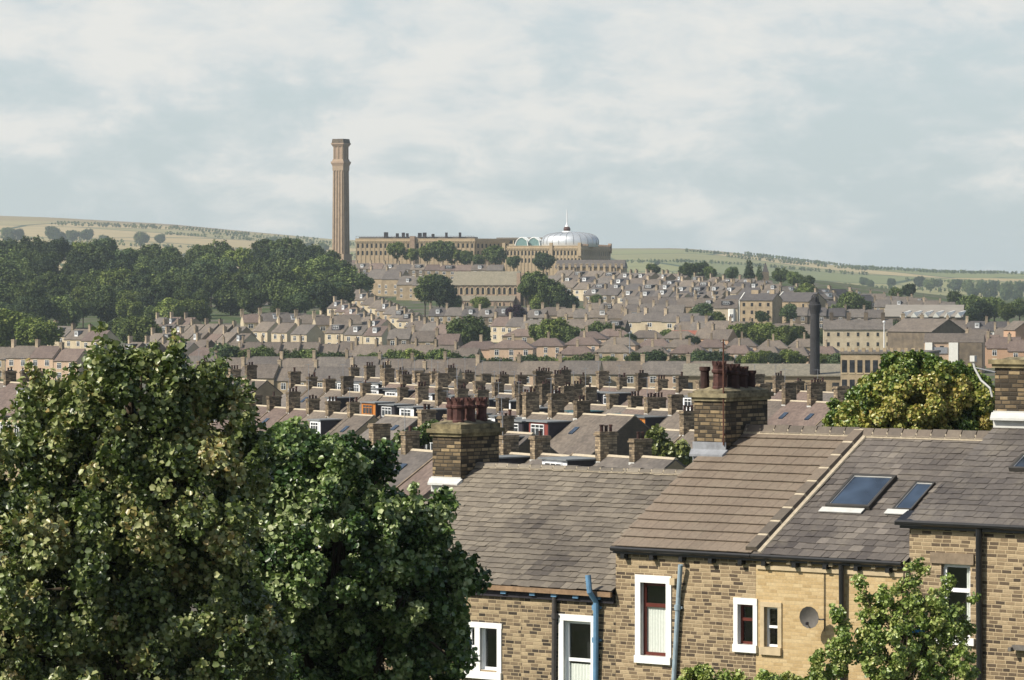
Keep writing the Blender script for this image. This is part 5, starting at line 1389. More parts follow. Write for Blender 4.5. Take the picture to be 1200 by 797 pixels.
# ------------------------------------------------------------------ trees
def leaf_mesh(name, clumps, n, size, seed, palette, spread=1.0, up=0.5, fold=0.25, mat='leaf', nrm=0.7, squash=1.0):
    """clumps: array (k,5): x y z radius tone ; leaves scattered through every clump"""
    g = np.random.default_rng(seed)
    C = np.array(clumps, dtype=float); k = len(C)
    wts = C[:, 3]**2; wts /= wts.sum()
    idx = g.choice(k, n, p=wts)
    d = g.normal(size=(n, 3)); d /= np.linalg.norm(d, axis=1)[:, None]
    rad = C[idx, 3]*np.power(g.random(n), 0.45)*spread
    pos = C[idx, :3]+d*rad[:, None]*np.array([1, 1, squash])
    cen = C[:, :3].mean(0)
    out = pos-cen; out /= np.linalg.norm(out, axis=1)[:, None]+1e-6
    N = out*0.35+d*0.35+np.array([0, 0, up])+g.normal(size=(n, 3))*nrm; N /= np.linalg.norm(N, axis=1)[:, None]
    T = np.cross(N, g.normal(size=(n, 3))); T /= np.linalg.norm(T, axis=1)[:, None]+1e-9
    B = np.cross(N, T)
    s = size*(0.45+1.0*g.random(n))[:, None]
    f = fold*s
    # folded leaf: base, tip and two side points each side of the midrib
    V = np.stack([pos-T*s*0.55, pos+T*s*0.6, pos+T*s*0.22+B*s*0.52+N*f, pos-T*s*0.32+B*s*0.40+N*f, pos+T*s*0.22-B*s*0.52+N*f, pos-T*s*0.32-B*s*0.40+N*f], 1).reshape(-1, 3)
    base = (np.arange(n)*6)[:, None]
    Fq = np.concatenate([base+np.array([0, 1, 2, 3]), base+np.array([0, 4, 5, 1])[[0, 2, 1, 3]]], 1).reshape(-1, 4)
    me = bpy.data.meshes.new(name)
    me.vertices.add(len(V)); me.vertices.foreach_set('co', V.astype(np.float32).ravel())
    nf = len(Fq); me.loops.add(nf*4); me.loops.foreach_set('vertex_index', Fq.astype(np.int32).ravel())
    me.polygons.add(nf); me.polygons.foreach_set('loop_start', np.arange(nf, dtype=np.int32)*4); me.polygons.foreach_set('loop_total', np.full(nf, 4, dtype=np.int32))
    me.materials.append(MATS[mat])
    pal = np.array(palette); tone = np.clip(C[idx, 4]+g.normal(size=n)*0.16, 0, 0.999)*(len(pal)-1)
    i0 = tone.astype(int); fr_ = (tone-i0)[:, None]; i1 = np.minimum(i0+1, len(pal)-1)
    cc = pal[i0]*(1-fr_)+pal[i1]*fr_
    cc = np.repeat(np.concatenate([cc, np.ones((n, 1))], 1), 2, axis=0)
    at = me.attributes.new('col', 'FLOAT_COLOR', 'FACE'); at.data.foreach_set('color', cc.astype(np.float32).ravel())
    me.update(calc_edges=True)
    return me
def shell_clumps(blobs, per_m2, cr, seed, tone=(0.2, 0.6), inner=0.25, patches=()):
    """clump centres spread over the skins of the blobs (and a few inside)"""
    g = np.random.default_rng(seed); out = []
    for bx, by, bz, r in blobs:
        n = max(3, int(per_m2*4*math.pi*r*r))
        for i in range(n):
            d = g.normal(size=3); d /= np.linalg.norm(d); 
            q = r*(g.uniform(0.80, 1.1) if g.random() > inner else g.uniform(0.3, 0.8))
            p = np.array((bx, by, bz))+d*q*np.array((1, 1, 1))
            inside = any(((p[0]-x)**2+(p[1]-y)**2+(p[2]-z)**2) < (0.72*rr)**2 for x, y, z, rr in blobs)
            if inside and g.random() > 0.3: continue
            tn = g.uniform(*tone)
            out.append((*p, cr*g.uniform(0.6, 1.35), tn))
            if 0.2 < cr < 0.28 and g.random() < 0.26 and not inside and d[2] > -0.3:   # young shoots that stand out of the crown
                ax = d*0.7+np.array((0, 0, 0.8))+g.normal(size=3)*0.2; q2 = p.copy(); rr_ = cr*0.75
                for _ in range(g.integers(2, 5)):
                    q2 = q2+ax*rr_*0.95; rr_ *= 0.78; out.append((*q2, rr_, tn))
    return out
def trunk_mesh(name, base, top, r, branches, mat='bark', seed=0):
    rr = random.Random(seed); m = MB(); base = Vector(base); top = Vector(top)
    pts = [base+(top-base)*t+Vector((rr.uniform(-1, 1), rr.uniform(-1, 1), 0))*r*0.6*(1 if 0 < t < 1 else 0) for t in (0, .25, .5, .75, 1)]
    m.tube(pts, [r*1.25, r, r*0.8, r*0.55, r*0.25], mat, 8)
    for b in branches:
        b = Vector(b[:3]); t = rr.uniform(0.3, 0.75); s = base+(top-base)*t; mid = (s+b)/2+Vector((rr.uniform(-.2, .2), rr.uniform(-.2, .2), (b-s).length*0.12))
        m.tube([s, mid, b], [r*0.38, r*0.22, r*0.06], mat, 6)
    return m
def near_tree(name, label, cat, blobs_px, Y, depth_k, n, size, seed, palette, per, cr, base_px, tr, tone=(0.15, 0.6), patches=(), nrm=0.95, up=0.5, group=None, top=None, gtr=None, zbase=None, spr=1.0):
    rr = random.Random(seed); bl = []
    for px, py, rp in blobs_px:
        r = rp/F*Y; p = W(px, py, Y); bl.append((p.x, Y+rr.uniform(-depth_k, depth_k)*0.6, p.z, r))
    gx = (base_px-600)/F*Y; gz = terrain(gx, Y) if zbase is None else zbase
    root = empty(name, (gx, Y, gz))
    loc = [(x-gx, y-Y, z-gz, r) for x, y, z, r in bl]
    cl = shell_clumps(loc, per, cr, seed, tone, inner=0.35)
    pl = []
    for (px, py, rp, tn) in patches:
        p = W(px, py, Y); pl.append((p.x-gx, p.z-gz, rp/F*Y, tn))
    cl = [(*c[:4], next((tn for (x, z, r, tn) in pl if (c[0]-x)**2+(c[2]-z)**2 < r*r), c[4])) for c in cl]
    me = leaf_mesh('crown', cl, n, size, seed, palette, nrm=nrm, up=up, spread=spr)
    o = bpy.data.objects.new('crown', me); col.objects.link(o); o.parent = root
    tp = max(loc, key=lambda b: b[2])
    tm = trunk_mesh('trunk', (0, 0, -0.5), (tp[0]*0.6, tp[1]*0.5, tp[2]), tr, [(b[0], b[1], b[2]) for b in loc], seed=seed); tm.build('trunk', root, smooth=True)
    tag(root, label, cat, group)
    return root
PAL_SYC = [(0.022, 0.034, 0.011), (0.05, 0.078, 0.022), (0.11, 0.145, 0.042), (0.20, 0.235, 0.085), (0.34, 0.35, 0.16), (0.24, 0.18, 0.06)]
PAL_B = [(0.018, 0.038, 0.012), (0.035, 0.075, 0.02), (0.07, 0.125, 0.032), (0.14, 0.20, 0.06), (0.28, 0.34, 0.15), (0.40, 0.43, 0.24)]
blA = [(150, 462, 62), (62, 505, 60), (230, 478, 55), (20, 560, 70), (120, 560, 105), (225, 580, 80), (60, 670, 110), (180, 680, 110), (100, 770, 120), (240, 760, 90), (272, 530, 35), (-30, 640, 90), (-40, 740, 90), (166, 420, 26), (172, 408, 16), (105, 425, 22), (60, 455, 28), (30, 478, 18), (235, 432, 20), (265, 455, 18), (285, 500, 16), (205, 435, 22), (135, 428, 18)]
near_tree('sycamore_tree', 'broad dark tree with yellowish seed clusters at the left edge', 'tree', [(a, b+16, c) for a, b, c in blA], 72, 1.6, 125000, 0.088, 3, PAL_SYC, 5.0, 0.26, 130, 0.28, tone=(0.12, 0.82), patches=[(250, 515, 22, 0.88), (275, 550, 16, 0.88), (215, 600, 14, 0.82), (75, 615, 12, 0.82), (205, 660, 12, 0.85)], spr=1.12)
blB = [(330, 585, 62), (400, 560, 50), (300, 650, 70), (380, 650, 95), (450, 625, 60), (480, 690, 65), (350, 750, 105), (450, 760, 85), (510, 730, 42), (400, 530, 22), (378, 518, 15), (420, 525, 16), (340, 540, 20), (480, 600, 26), (493, 575, 12), (300, 590, 30), (520, 660, 28), (545, 655, 14), (505, 625, 18), (521, 598, 11), (522, 582, 8), (455, 522, 11), (447, 540, 12), (438, 560, 20), (535, 700, 14), (540, 762, 12), (275, 620, 28), (310, 560, 20), (560, 664, 8)]
near_tree('sycamore_tree', 'dark green tree in front of the lower house and its chimney', 'tree', [(a-4, b+12, c) for a, b, c in blB], 80, 1.4, 105000, 0.090, 4, PAL_B, 5.0, 0.25, 400, 0.25, tone=(0.1, 0.8), patches=[(290, 600, 25, 0.8), (330, 610, 30, 0.75), (400, 600, 18, 0.8)], spr=1.12)
PAL_C = [(0.08, 0.13, 0.03), (0.15, 0.21, 0.05), (0.24, 0.31, 0.08), (0.34, 0.40, 0.13), (0.36, 0.36, 0.12)]
blC = [(1000, 755, 26), (985, 720, 10), (972, 780, 22), (1012, 700, 9), (1010, 682, 6), (1018, 735, 18), (1040, 760, 36), (1048, 700, 16), (1075, 672, 10), (1072, 690, 13), (1080, 735, 34), (1100, 700, 15), (1108, 680, 7), (1110, 725, 24), (1128, 745, 14), (1060, 790, 50), (1110, 780, 28), (1136, 700, 7), (1066, 660, 5), (1030, 715, 12), (990, 740, 10), (1066, 715, 14)]
near_tree('shrub', 'light green leafy shrub in front of the sandstone wall', 'shrub', blC, 90, 0.5, 22000, 0.07, 5, PAL_C, 13, 0.13, 1050, 0.07, tone=(0.1, 0.9), nrm=0.9, spr=1.1)
near_tree('hedge_bush', 'tops of low bright bushes along the bottom edge left of the shrub', 'bush', [(820, 800, 16), (845, 805, 14), (790, 806, 10), (870, 804, 12), (900, 800, 12), (930, 804, 14), (955, 800, 14), (805, 788, 6)], 91, 0.4, 9000, 0.075, 6, PAL_C, 16, 0.16, 870, 0.05, tone=(0.2, 0.9), nrm=0.9)
PAL_D = [(0.05, 0.09, 0.022), (0.10, 0.16, 0.035), (0.20, 0.24, 0.05), (0.34, 0.31, 0.08), (0.36, 0.27, 0.08)]
blD = [(1075, 478, 62), (1020, 488, 38), (1125, 478, 42), (1075, 440, 34), (1035, 450, 26), (1115, 445, 26), (995, 480, 20), (1145, 465, 18), (1155, 500, 22), (1000, 505, 22), (1050, 425, 14), (1095, 424, 12)]
near_tree('round_tree', 'rounded yellowing green tree behind the roof ridge at right', 'tree', [(a, b+9, c) for a, b, c in blD], 135, 1.5, 120000, 0.10, 8, PAL_D, 4.0, 0.30, 1075, 0.2, tone=(0.12, 0.62), patches=[(1070, 485, 40, 0.70), (1110, 470, 22, 0.8), (1030, 490, 20, 0.7), (1150, 500, 16, 0.85)], spr=1.1)
near_tree('pale_tree', 'pale green feathery tree showing above the right tree crown', 'tree', [(318, 530, 18), (340, 522, 18), (360, 528, 15), (300, 545, 16), (330, 545, 22)], 210, 1.5, 16000, 0.22, 9, [(0.07, 0.12, 0.03), (0.12, 0.19, 0.05), (0.2, 0.26, 0.08)], 2.5, 0.6, 330, 0.2, tone=(0.2, 1.0))
near_tree('small_tree', 'small green tree beside the white rendered house', 'tree', [(772, 520, 11), (768, 528, 10), (780, 530, 9), (800, 528, 5), (797, 540, 6)], 300, 0.8, 7000, 0.25, 10, [(0.06, 0.09, 0.02), (0.12, 0.14, 0.035), (0.18, 0.2, 0.06)], 2.5, 0.6, 773, 0.15, tone=(0.2, 1.0))
near_tree('leafy_bush', 'green bush with climbing leaves against the short gabled house', 'bush', [(505, 508, 8), (518, 515, 10), (492, 512, 7), (530, 522, 8), (475, 528, 7), (470, 520, 6)], 262, 0.6, 7000, 0.2, 11, [(0.04, 0.075, 0.02), (0.09, 0.13, 0.035), (0.16, 0.19, 0.06)], 3, 0.5, 500, 0.12, tone=(0.2, 0.9))
u, z = uz(1066, 718, -2.0); p = fw(u, -2.6, z); q = MB(); 
q.hexa([(p.x-.22, p.y-4.5, p.z-.06), (p.x+.2, p.y-4.5, p.z-.02), (p.x+.24, p.y-4.3, p.z-.04), (p.x-.2, p.y-4.3, p.z-.07), (p.x-.16, p.y-4.5, p.z+.03), (p.x+.25, p.y-4.5, p.z+.09), (p.x+.2, p.y-4.35, p.z+.1), (p.x-.12, p.y-4.35, p.z+.05)], 'blue_scrap')
o = q.build('plastic_scrap'); tag(o, 'bright blue plastic scrap caught in the shrub', 'plastic scrap')

# distant trees: a few crowns, copied
def crown_proto(seed, n=6500, R_=5.0, conif=False, pal=None, size=0.48):
    g = random.Random(seed); bl = []
    if conif:
        for i in range(9): z = 2+i*1.3; bl.append((g.uniform(-.2, .2), g.uniform(-.2, .2), z, 2.6*(1-i/10)+0.3))
    else:
        bl.append((0, 0, R_*1.15, R_*0.8))
        for i in range(9):
            a = g.uniform(0, 6.28); e = g.uniform(-0.35, 1.0); q = R_*g.uniform(0.5, 0.82)
            bl.append((q*math.cos(a)*math.cos(e), q*math.sin(a)*math.cos(e), R_*1.15+q*math.sin(e)*0.95, R_*g.uniform(0.3, 0.5)))
    cl = shell_clumps(bl, 0.55, 1.0, seed, (0.15, 0.75), inner=0.15)
    return leaf_mesh('crown', cl, n, size, seed, pal, mat='leaf_far', nrm=0.55, up=0.6)
PG = [(0.035, 0.058, 0.02), (0.062, 0.095, 0.03), (0.10, 0.14, 0.042), (0.15, 0.19, 0.06)]
PD = [(0.025, 0.047, 0.025), (0.04, 0.068, 0.03), (0.065, 0.098, 0.038), (0.10, 0.13, 0.048)]
PL = [(0.05, 0.08, 0.02), (0.09, 0.13, 0.03), (0.14, 0.18, 0.045), (0.19, 0.22, 0.07)]
PP = [(0.015, 0.008, 0.016), (0.03, 0.015, 0.03), (0.05, 0.025, 0.04)]
CR = {'dark': [crown_proto(100+i, pal=PD) for i in range(3)], 'green': [crown_proto(110+i, pal=PG) for i in range(4)], 'light': [crown_proto(120+i, pal=PL) for i in range(2)],
      'purple': [crown_proto(130, pal=PP)], 'conifer': [crown_proto(140, pal=PD, conif=True, n=3000)]}
tm = MB(); tm.tube([(0, 0, -1.5), (0.1, 0, 2), (0, 0.1, 5)], [0.45, 0.35, 0.15], 'bark', 6)
for a in range(4): tm.tube([(0, 0, 2.0+a*0.5), (1.6*math.cos(a*1.6), 1.6*math.sin(a*1.6), 4.4)], [0.18, 0.05], 'bark', 5)
t0 = tm.build('trunk'); TRUNK = t0.data; bpy.data.objects.remove(t0)
TW = {'dark': 'dark green', 'green': 'mid green', 'light': 'light green', 'purple': 'purple leaved', 'conifer': 'dark conifer'}
NTREE = [0]
TLAB = {}
def far_tree(px, py, rpx, kind='green', label=None, group=None, Y=None, rr=rnd, base=None, lo=960, hi=2450, key=None):
    """tree whose crown is centred at (px, py) in the photo and rpx wide to each side; it stands on the terrain at
    distance Y, or where the ground shows at row base"""
    Y0 = Y if Y is not None else solveY(px, base if base is not None else py+rpx*1.1+9, 0.0, lo, hi)
    s = rpx/F*Y0/0.98/5.0; x = (px-600)/F*Y0; z = terrain(x, Y0)
    rot = rr.uniform(0, 6.28); sq = rr.uniform(0.88, 1.08); me = rr.choice(CR[kind])
    if key and key in SKIP: return None
    root = empty('tree' if kind != 'conifer' else 'conifer_tree', (x, Y0, z), rot)
    root.scale = (s, s, s*sq)
    zc = ((HY-py)/F*Y0-z)/(s*sq); lift = max(-2.0, min(12.0, zc-5.75))
    o = bpy.data.objects.new('crown', me); col.objects.link(o); o.parent = root; o.location = (0, 0, lift)
    t = bpy.data.objects.new('trunk', TRUNK); col.objects.link(t); t.parent = root; t.scale = (1, 1, (5+lift)/5)
    NTREE[0] += 1
    lk = label.split(' tree', 1)[1] if label.split(', {o}')[0].endswith('tree') and 'hazy' not in label else label
    TLAB.setdefault(lk, []).append((px, root, label, group))
    if key: root['key'] = key
    return root
# the wood on the left: rows of crowns from the back to the front
g = random.Random(21)
rows = [(2080, 298, -5, 385, 14, 14), (1960, 309, -10, 400, 15, 16), (1840, 322, -12, 412, 16, 17), (1720, 335, -8, 420, 16, 17), (1620, 350, -10, 400, 14, 17), (1530, 366, -10, 235, 10, 16), (1450, 382, -12, 60, 4, 15)]
for ri, (Y, py, x0, x1, n, r) in enumerate(rows):
    for i in range(n):
        px = x0+(x1-x0)*(i+0.5)/n+g.uniform(-5, 5); pyy = py+g.uniform(-4, 4)-3*math.sin(px/45)
        k = g.choice(['dark', 'green', 'green', 'dark', 'green', 'light' if g.random() < 0.5 else 'green'])
        far_tree(px, pyy, r*g.uniform(0.7, 1.3), k, f"{TW[k]} tree, {{o}} from left in row {ORD[ri]} from the back of the wood", 'trees of the wood on the left', Y=Y+g.uniform(-25, 25), rr=g, key=f"wood{ri}|{i}")
TL = [(350, 356, 12, 'dark', 'right end of the wood'), (378, 346, 16, 'dark', 'right end of the wood'), (400, 345, 14, 'dark', 'right end of the wood'), (330, 362, 12, 'green', 'right end of the wood'),
      (465, 293, 9, 'light', 'in front of the long mill'), (482, 299, 8, 'light', 'in front of the long mill'), (500, 297, 9, 'light', 'in front of the long mill'), (517, 294, 12, 'green', 'in front of the long mill'), (530, 300, 9, 'light', 'in front of the long mill'), (545, 302, 8, 'green', 'in front of the long mill'), (581, 299, 11, 'green', 'before the shaded mill link'), (602, 307, 7, 'dark', 'before the domed mill'), (637, 307, 10, 'dark', 'before the domed mill'), (560, 306, 7, 'green', 'below the mill'),
      (505, 333, 12, 'green', 'left of the stone church'), (520, 345, 13, 'dark', 'left of the stone church'), (515, 322, 10, 'dark', 'left of the stone church'), (498, 344, 10, 'green', 'left of the stone church'), (532, 356, 9, 'dark', 'left of the stone church'), (563, 357, 9, 'light', 'before the church aisle'),
      (629, 333, 14, 'green', 'right of the stone church'), (645, 344, 16, 'green', 'right of the stone church'), (655, 350, 14, 'dark', 'right of the stone church'), (632, 355, 12, 'light', 'right of the stone church'), (617, 330, 10, 'green', 'right of the stone church'), (604, 368, 9, 'purple', 'below the stone church'), (666, 357, 11, 'dark', 'right of the stone church'),
      (546, 390, 19, 'green', 'with the broad crown at centre hillside'), (565, 394, 10, 'dark', 'beside the broad hillside crown'), (632, 391, 12, 'light', 'above the hipped roofs'), (650, 388, 16, 'light', 'above the hipped roofs'), (667, 393, 12, 'green', 'above the hipped roofs'), (676, 402, 8, 'dark', 'above the hipped roofs'),
      (705, 388, 11, 'green', 'in the middle of the hillside'), (708, 383, 8, 'purple', 'in the middle of the hillside'), (725, 392, 9, 'green', 'in the middle of the hillside'), (690, 391, 9, 'green', 'in the middle of the hillside'), (738, 398, 7, 'dark', 'in the middle of the hillside'), (781, 394, 8, 'green', 'beside the red roofed hall'), (812, 402, 9, 'dark', 'beside the red roofed hall'), (770, 358, 6, 'green', 'below the bay windowed row'), (740, 358, 6, 'green', 'below the bay windowed row'), (700, 352, 6, 'green', 'below the bay windowed row'),
      (822, 367, 12, 'dark', 'left of the tall flats'), (838, 376, 11, 'light', 'left of the tall flats'), (828, 378, 9, 'green', 'left of the tall flats'), (940, 353, 14, 'green', 'behind the round chimney'), (955, 365, 10, 'green', 'behind the round chimney'), (925, 367, 9, 'dark', 'behind the round chimney'), (995, 357, 13, 'green', 'right of the round chimney'), (1010, 362, 9, 'dark', 'right of the round chimney'), (980, 366, 9, 'green', 'right of the round chimney'), (945, 342, 9, 'light', 'behind the round chimney'),
      (1054, 390, 12, 'dark', 'at the right end of the cream terrace'), (968, 394, 10, 'dark', 'right of the round chimney shaft'), (893, 371, 7, 'dark', 'before the tall house block'), (1050, 345, 8, 'green', 'on the right skyline'), (1065, 340, 7, 'dark', 'on the right skyline'), (1118, 349, 8, 'green', 'on the right skyline'), (1140, 358, 13, 'green', 'right of the pale shed'), (1150, 366, 12, 'dark', 'right of the pale shed'), (1165, 360, 12, 'green', 'right of the pale shed'), (1180, 366, 10, 'light', 'right of the pale shed'), (1195, 360, 11, 'green', 'right of the pale shed'), (1140, 370, 9, 'dark', 'right of the pale shed'),
      (764, 316, 7, 'green', 'on the skyline right of the mill'), (805, 318, 9, 'green', 'on the skyline right of the mill'), (820, 316, 9, 'dark', 'on the skyline right of the mill'), (832, 320, 7, 'green', 'on the skyline right of the mill'), (858, 320, 7, 'dark', 'on the skyline right of the mill'), (915, 322, 8, 'green', 'on the skyline right of the spire'), (930, 326, 8, 'green', 'on the skyline right of the spire'), (945, 330, 7, 'green', 'on the skyline right of the spire'),
      (878, 318, 9, 'conifer', 'left of the dark spire'), (890, 321, 6, 'conifer', 'right of its larger neighbour by the spire')]
cnt = {}
for i, (px, py, r, k, de) in enumerate(TL):
    j = cnt.get((k, de), 0); cnt[(k, de)] = j+1
tot = dict(cnt); cnt = {}
for i, (px, py, r, k, de) in enumerate(sorted(TL)):
    j = cnt.get((k, de), 0); cnt[(k, de)] = j+1
    lb = f"{TW[k]}{'' if k == 'conifer' else ' tree'} {de}" + (", {o} from left" if tot[(k, de)] > 1 else '')
    bs = {'in front of the long mill': 325, 'before the shaded mill link': 325, 'before the domed mill': 327, 'below the mill': 326, 'left of the stone church': 372, 'right of the stone church': 374}.get(de)
    far_tree(px, py, r*1.1, k, lb, 'single trees among the hillside houses', rr=g, key=f"T{px}|{py}", base=bs)
# belt of trees between the chimneys and the hipped roofs, and the hedge rows
belts = [('the tree belt behind the left chimneys', 255, 405, 418, 428, 10, 10, 1000, 420), ('the tree belt left of the pale hipped pair', 405, 560, 424, 430, 11, 10, 1000, 0), ('the tree belt right of the pale hipped pair', 560, 720, 428, 430, 7, 8, 1000, 0),
         ('the tree belt behind the iron mast', 730, 860, 426, 428, 5, 8, 980, 0), ('the low bushes right behind the chimneys', 175, 540, 438, 440, 9, 7, 900, 0), ('the low bushes behind the middle chimneys', 545, 860, 438, 440, 9, 6, 900, 0),
         ('the dark trees below the wood at left', -8, 48, 384, 392, 5, 13, 0, 0), ('the trees beside the cream terrace', 128, 182, 388, 392, 5, 10, 0, 0), ('the hedge above the hipped roofs', 858, 955, 390, 396, 11, 7, 1190, 0), ('the bushes beyond the warehouse roof', 865, 985, 420, 422, 9, 6, 980, 0)]
for de, x0, x1, y0, y1, n, r, Y, _ in belts:
    for i in range(n):
        t = (i+0.5)/n; px = x0+(x1-x0)*t+g.uniform(-3, 3); k = g.choice(['green', 'dark', 'green', 'light'] if 'hedge' not in de else ['green', 'light'])
        far_tree(px, y0+(y1-y0)*t+g.uniform(-3, 3), 1.5*r*g.uniform(0.7, 1.3), k, f"{TW[k]} tree, {{o}} from left in {de}", 'trees of the belts below the hill', Y=None, rr=g, key=f"{de}|{i}", base=(450 if 'bushes right' in de or 'bushes behind' in de else 457 if 'belt' in de else None), lo=820)
# hazy single trees out on the moor edge
FTL = [(8, 272, 7), (20, 275, 9), (62, 273, 10), (70, 278, 8), (85, 276, 8), (102, 275, 9), (122, 282, 8), (165, 279, 10), (188, 280, 7), (10, 281, 7), (40, 285, 7), (320, 284, 7), (335, 286, 7), (362, 289, 6), (378, 290, 7), (350, 290, 5), (770, 308, 4), (1012, 330, 6), (1020, 332, 5), (1045, 331, 6), (1078, 330, 8), (1090, 333, 8), (1100, 332, 6), (1120, 334, 9), (1134, 335, 9), (1150, 337, 9), (1165, 336, 9), (1180, 338, 10), (1195, 337, 9), (1140, 343, 8), (1160, 344, 9), (1178, 345, 9), (1192, 346, 8)]
for i, (px, py, r) in enumerate(sorted(FTL)):
    k = 'dark' if i % 3 else 'green'; 
    side = 'left' if px < 700 else 'right'
    far_tree(px, py, r*0.85, k, f"hazy tree in the far fields on the {side}, {{o}} from left", 'hazy trees in the far fields', rr=g, lo=3600, hi=8300, base=py+r*1.1+1, key=f"far|{i}")
for lk, L_ in TLAB.items():
    for j, (px, r, lb, gr) in enumerate(sorted(L_, key=lambda q: q[0])):
        if len(L_) == 1: lb = lb.replace(', {o} from left in', ' in').replace(', {o} from left', '')
        tag(r, lb.replace('{o}', ordn(j)), 'tree', gr)
print('trees', NTREE[0])
# far hedgerow trees and copses as one mass
cl = []
gg = np.random.default_rng(5)
for line in range(34):
    Y = gg.uniform(3900, 7600); X0 = gg.uniform(-0.17, 0.17)*Y; L = gg.uniform(100, 520); a = gg.uniform(-0.5, 0.5); m_ = int(L/6)
    for i in range(m_):
        if gg.random() < 0.12: continue
        x = X0+L*i/m_; y = Y+a*L*i/m_+gg.uniform(-4, 4); cl.append((x, y, terrain(x, y)+3.0, gg.uniform(1.6, 3.6), gg.uniform(0.1, 0.7)))
me = leaf_mesh('hedgerows', cl, 60000, 1.6, 6, PG, mat='leaf_far', nrm=0.5)
o = bpy.data.objects.new('hedgerows', me); col.objects.link(o); tag(o, 'distant hedgerows and copses dividing the moorland fields', 'hedgerows', kind='stuff')

EMP = {}
for x in bpy.data.objects:
    if x.parent: EMP.setdefault(x.parent.name, []).append(x)
def kill2(o):
    for c in EMP.get(o.name, []): kill2(c)
    bpy.data.objects.remove(o)
for r in KILL: kill2(r)
# beyond the three hundred houses that show largest, the smallest far ones make one mass
if REST:
    bpy.context.view_layer.update()
    rest = [x for x in bpy.data.objects if x.get('key') in REST and x.parent is None]
    V = []; FF = []; MI = []; MN = []
    def gather(o):
        if o.type == 'MESH':
            base = len(V); mw = o.matrix_world
            V.extend([tuple(mw @ v.co) for v in o.data.vertices])
            for p_ in o.data.polygons:
                FF.append(tuple(base+i for i in p_.vertices)); nm = o.data.materials[p_.material_index].name
                if nm not in MN: MN.append(nm)
                MI.append(MN.index(nm))
        for c in EMP.get(o.name, []): gather(c)
    for x in rest: gather(x)
    me = bpy.data.meshes.new('distant_houses'); me.from_pydata(V, [], FF)
    for nm in MN: me.materials.append(bpy.data.materials[nm])
    me.polygons.foreach_set('material_index', MI); me.update()
    o = bpy.data.objects.new('distant_houses', me); col.objects.link(o)
    tag(o, 'mass of smallest far houses packed between the hillside terraces', 'houses', kind='stuff')
    for x in rest: kill2(x)
for x in bpy.data.objects:
    if 'key' in x.keys(): del x['key']
# ------------------------------------------------------------------ air, sky, sun, camera
m_haze = bpy.data.materials.new('haze_air'); m_haze.use_nodes = True; nt = m_haze.node_tree; nt.nodes.clear()
o_ = nt.nodes.new('ShaderNodeOutputMaterial'); pv = nt.nodes.new('ShaderNodeVolumePrincipled')
pv.inputs['Color'].default_value = (0.76, 0.87, 0.97, 1); pv.inputs['Density'].default_value = 5.4e-5; pv.inputs['Anisotropy'].default_value = 0.2
nt.links.new(pv.outputs[0], o_.inputs['Volume'])
MATS['haze_air'] = m_haze
allz = [terrain(x*0.6*y, y) for y in range(-300, 14001, 100) for x in (-1, -.7, -.4, -.2, 0, .2, .4, .7, 1)]
hz = MB(); hz.box(-6600, 6600, -320, 14050, min(allz)-30, max(max(allz), 100)+12, 'haze_air')
tag(hz.build('haze'), kind='stuff')

SUN_AZ = math.atan2(-0.90, -0.44); EL = R(40)
sd = Vector((-0.90, -0.44, 0)).normalized()*math.cos(EL)+Vector((0, 0, math.sin(EL)))
sl_ = bpy.data.lights.new('sun', 'SUN'); sl_.energy = 5.0; sl_.angle = R(0.6); sl_.color = (1.0, 0.93, 0.80)
so = bpy.data.objects.new('sun', sl_); col.objects.link(so); so.rotation_euler = (-sd).to_track_quat('-Z', 'Y').to_euler()
world = bpy.data.worlds.new('World'); bpy.context.scene.world = world; world.use_nodes = True
nt = world.node_tree; nt.nodes.clear(); t = NT(nt)
out = t.n('ShaderNodeOutputWorld'); bg = t.n('ShaderNodeBackground'); nt.links.new(bg.outputs[0], out.inputs[0])
sky = t.n('ShaderNodeTexSky'); sky.sky_type = 'NISHITA'; sky.sun_disc = False; sky.sun_elevation = EL; sky.sun_rotation = math.atan2(sd.x, sd.y)
sky.altitude = 200; sky.air_density = 1.0; sky.dust_density = 2.0; sky.ozone_density = 1.5
d = t.xyz(t.n('ShaderNodeTexCoord').outputs['Generated'])
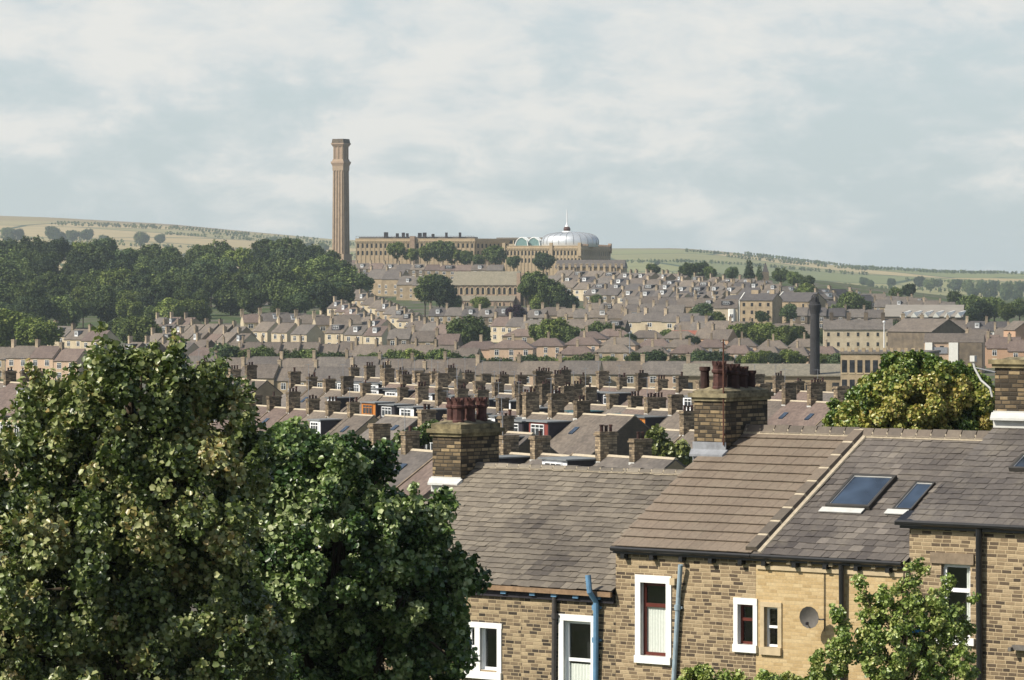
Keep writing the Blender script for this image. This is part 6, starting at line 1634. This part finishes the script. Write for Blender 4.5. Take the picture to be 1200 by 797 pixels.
# cloud decks seen almost edge on: stretched sideways, denser higher up
cv = t.comb(t.math('MULTIPLY', d[0], 15.0), t.math('MULTIPLY', d[1], 2.0), t.math('MULTIPLY', d[2], 36.0))
n1 = t.noise(cv, 1.0, 7, 0.55, 0.35)
cv2 = t.comb(t.math('MULTIPLY', d[0], 42.0), t.math('MULTIPLY', d[1], 3.0), t.math('MULTIPLY', d[2], 95.0))
n2 = t.noise(cv2, 1.0, 8, 0.62, 0.3)
elv = t.math('MULTIPLY', d[2], 2.6)
a1 = t.math('ADD', t.math('MULTIPLY_ADD', n2, 0.5, n1), elv)
cov = t.ramp(a1, [(0.73, (0, 0, 0)), (0.92, (1, 1, 1))])
shade = t.ramp(t.math('MULTIPLY_ADD', n2, 0.5, t.math('MULTIPLY', n1, 0.6)), [(0.46, (5.5, 6.0, 6.2)), (0.64, (7.25, 7.15, 6.8))])
# thin high haze and far cloud decks gather towards the horizon; overhead the sky is clear and deep
low = t.ramp(d[2], [(0.09, (1, 1, 1)), (0.20, (0, 0, 0))])
base = t.mix(t.math('MULTIPLY', low, 0.75), sky.outputs[0], (5.45, 6.25, 6.5))
skyc = t.mix(t.math('MULTIPLY', t.math('MULTIPLY', cov, 0.9), t.math('MULTIPLY_ADD', low, 0.8, 0.2)), base, shade)
nt.links.new(skyc, bg.inputs[0]); bg.inputs[1].default_value = 0.1

cam = bpy.data.cameras.new('camera'); co = bpy.data.objects.new('camera', cam); col.objects.link(co)
co.location = (0, 0, 0); co.rotation_euler = (R(90), 0, 0)
cam.sensor_width = 36; cam.lens = 36*F/1200; cam.shift_y = -(398.5-HY)/1200; cam.clip_start = 1; cam.clip_end = 30000
sc = bpy.context.scene; sc.camera = co
sc.view_settings.view_transform = 'Standard'; sc.view_settings.look = 'None'; sc.view_settings.exposure = 0.24; sc.view_settings.gamma = 1.0
sc.render.engine = 'CYCLES'
cy = sc.cycles; cy.use_denoising = True; cy.max_bounces = 6; cy.diffuse_bounces = 3; cy.glossy_bounces = 3; cy.transmission_bounces = 4; cy.volume_bounces = 1; cy.transparent_max_bounces = 8
cy.volume_step_rate = 10
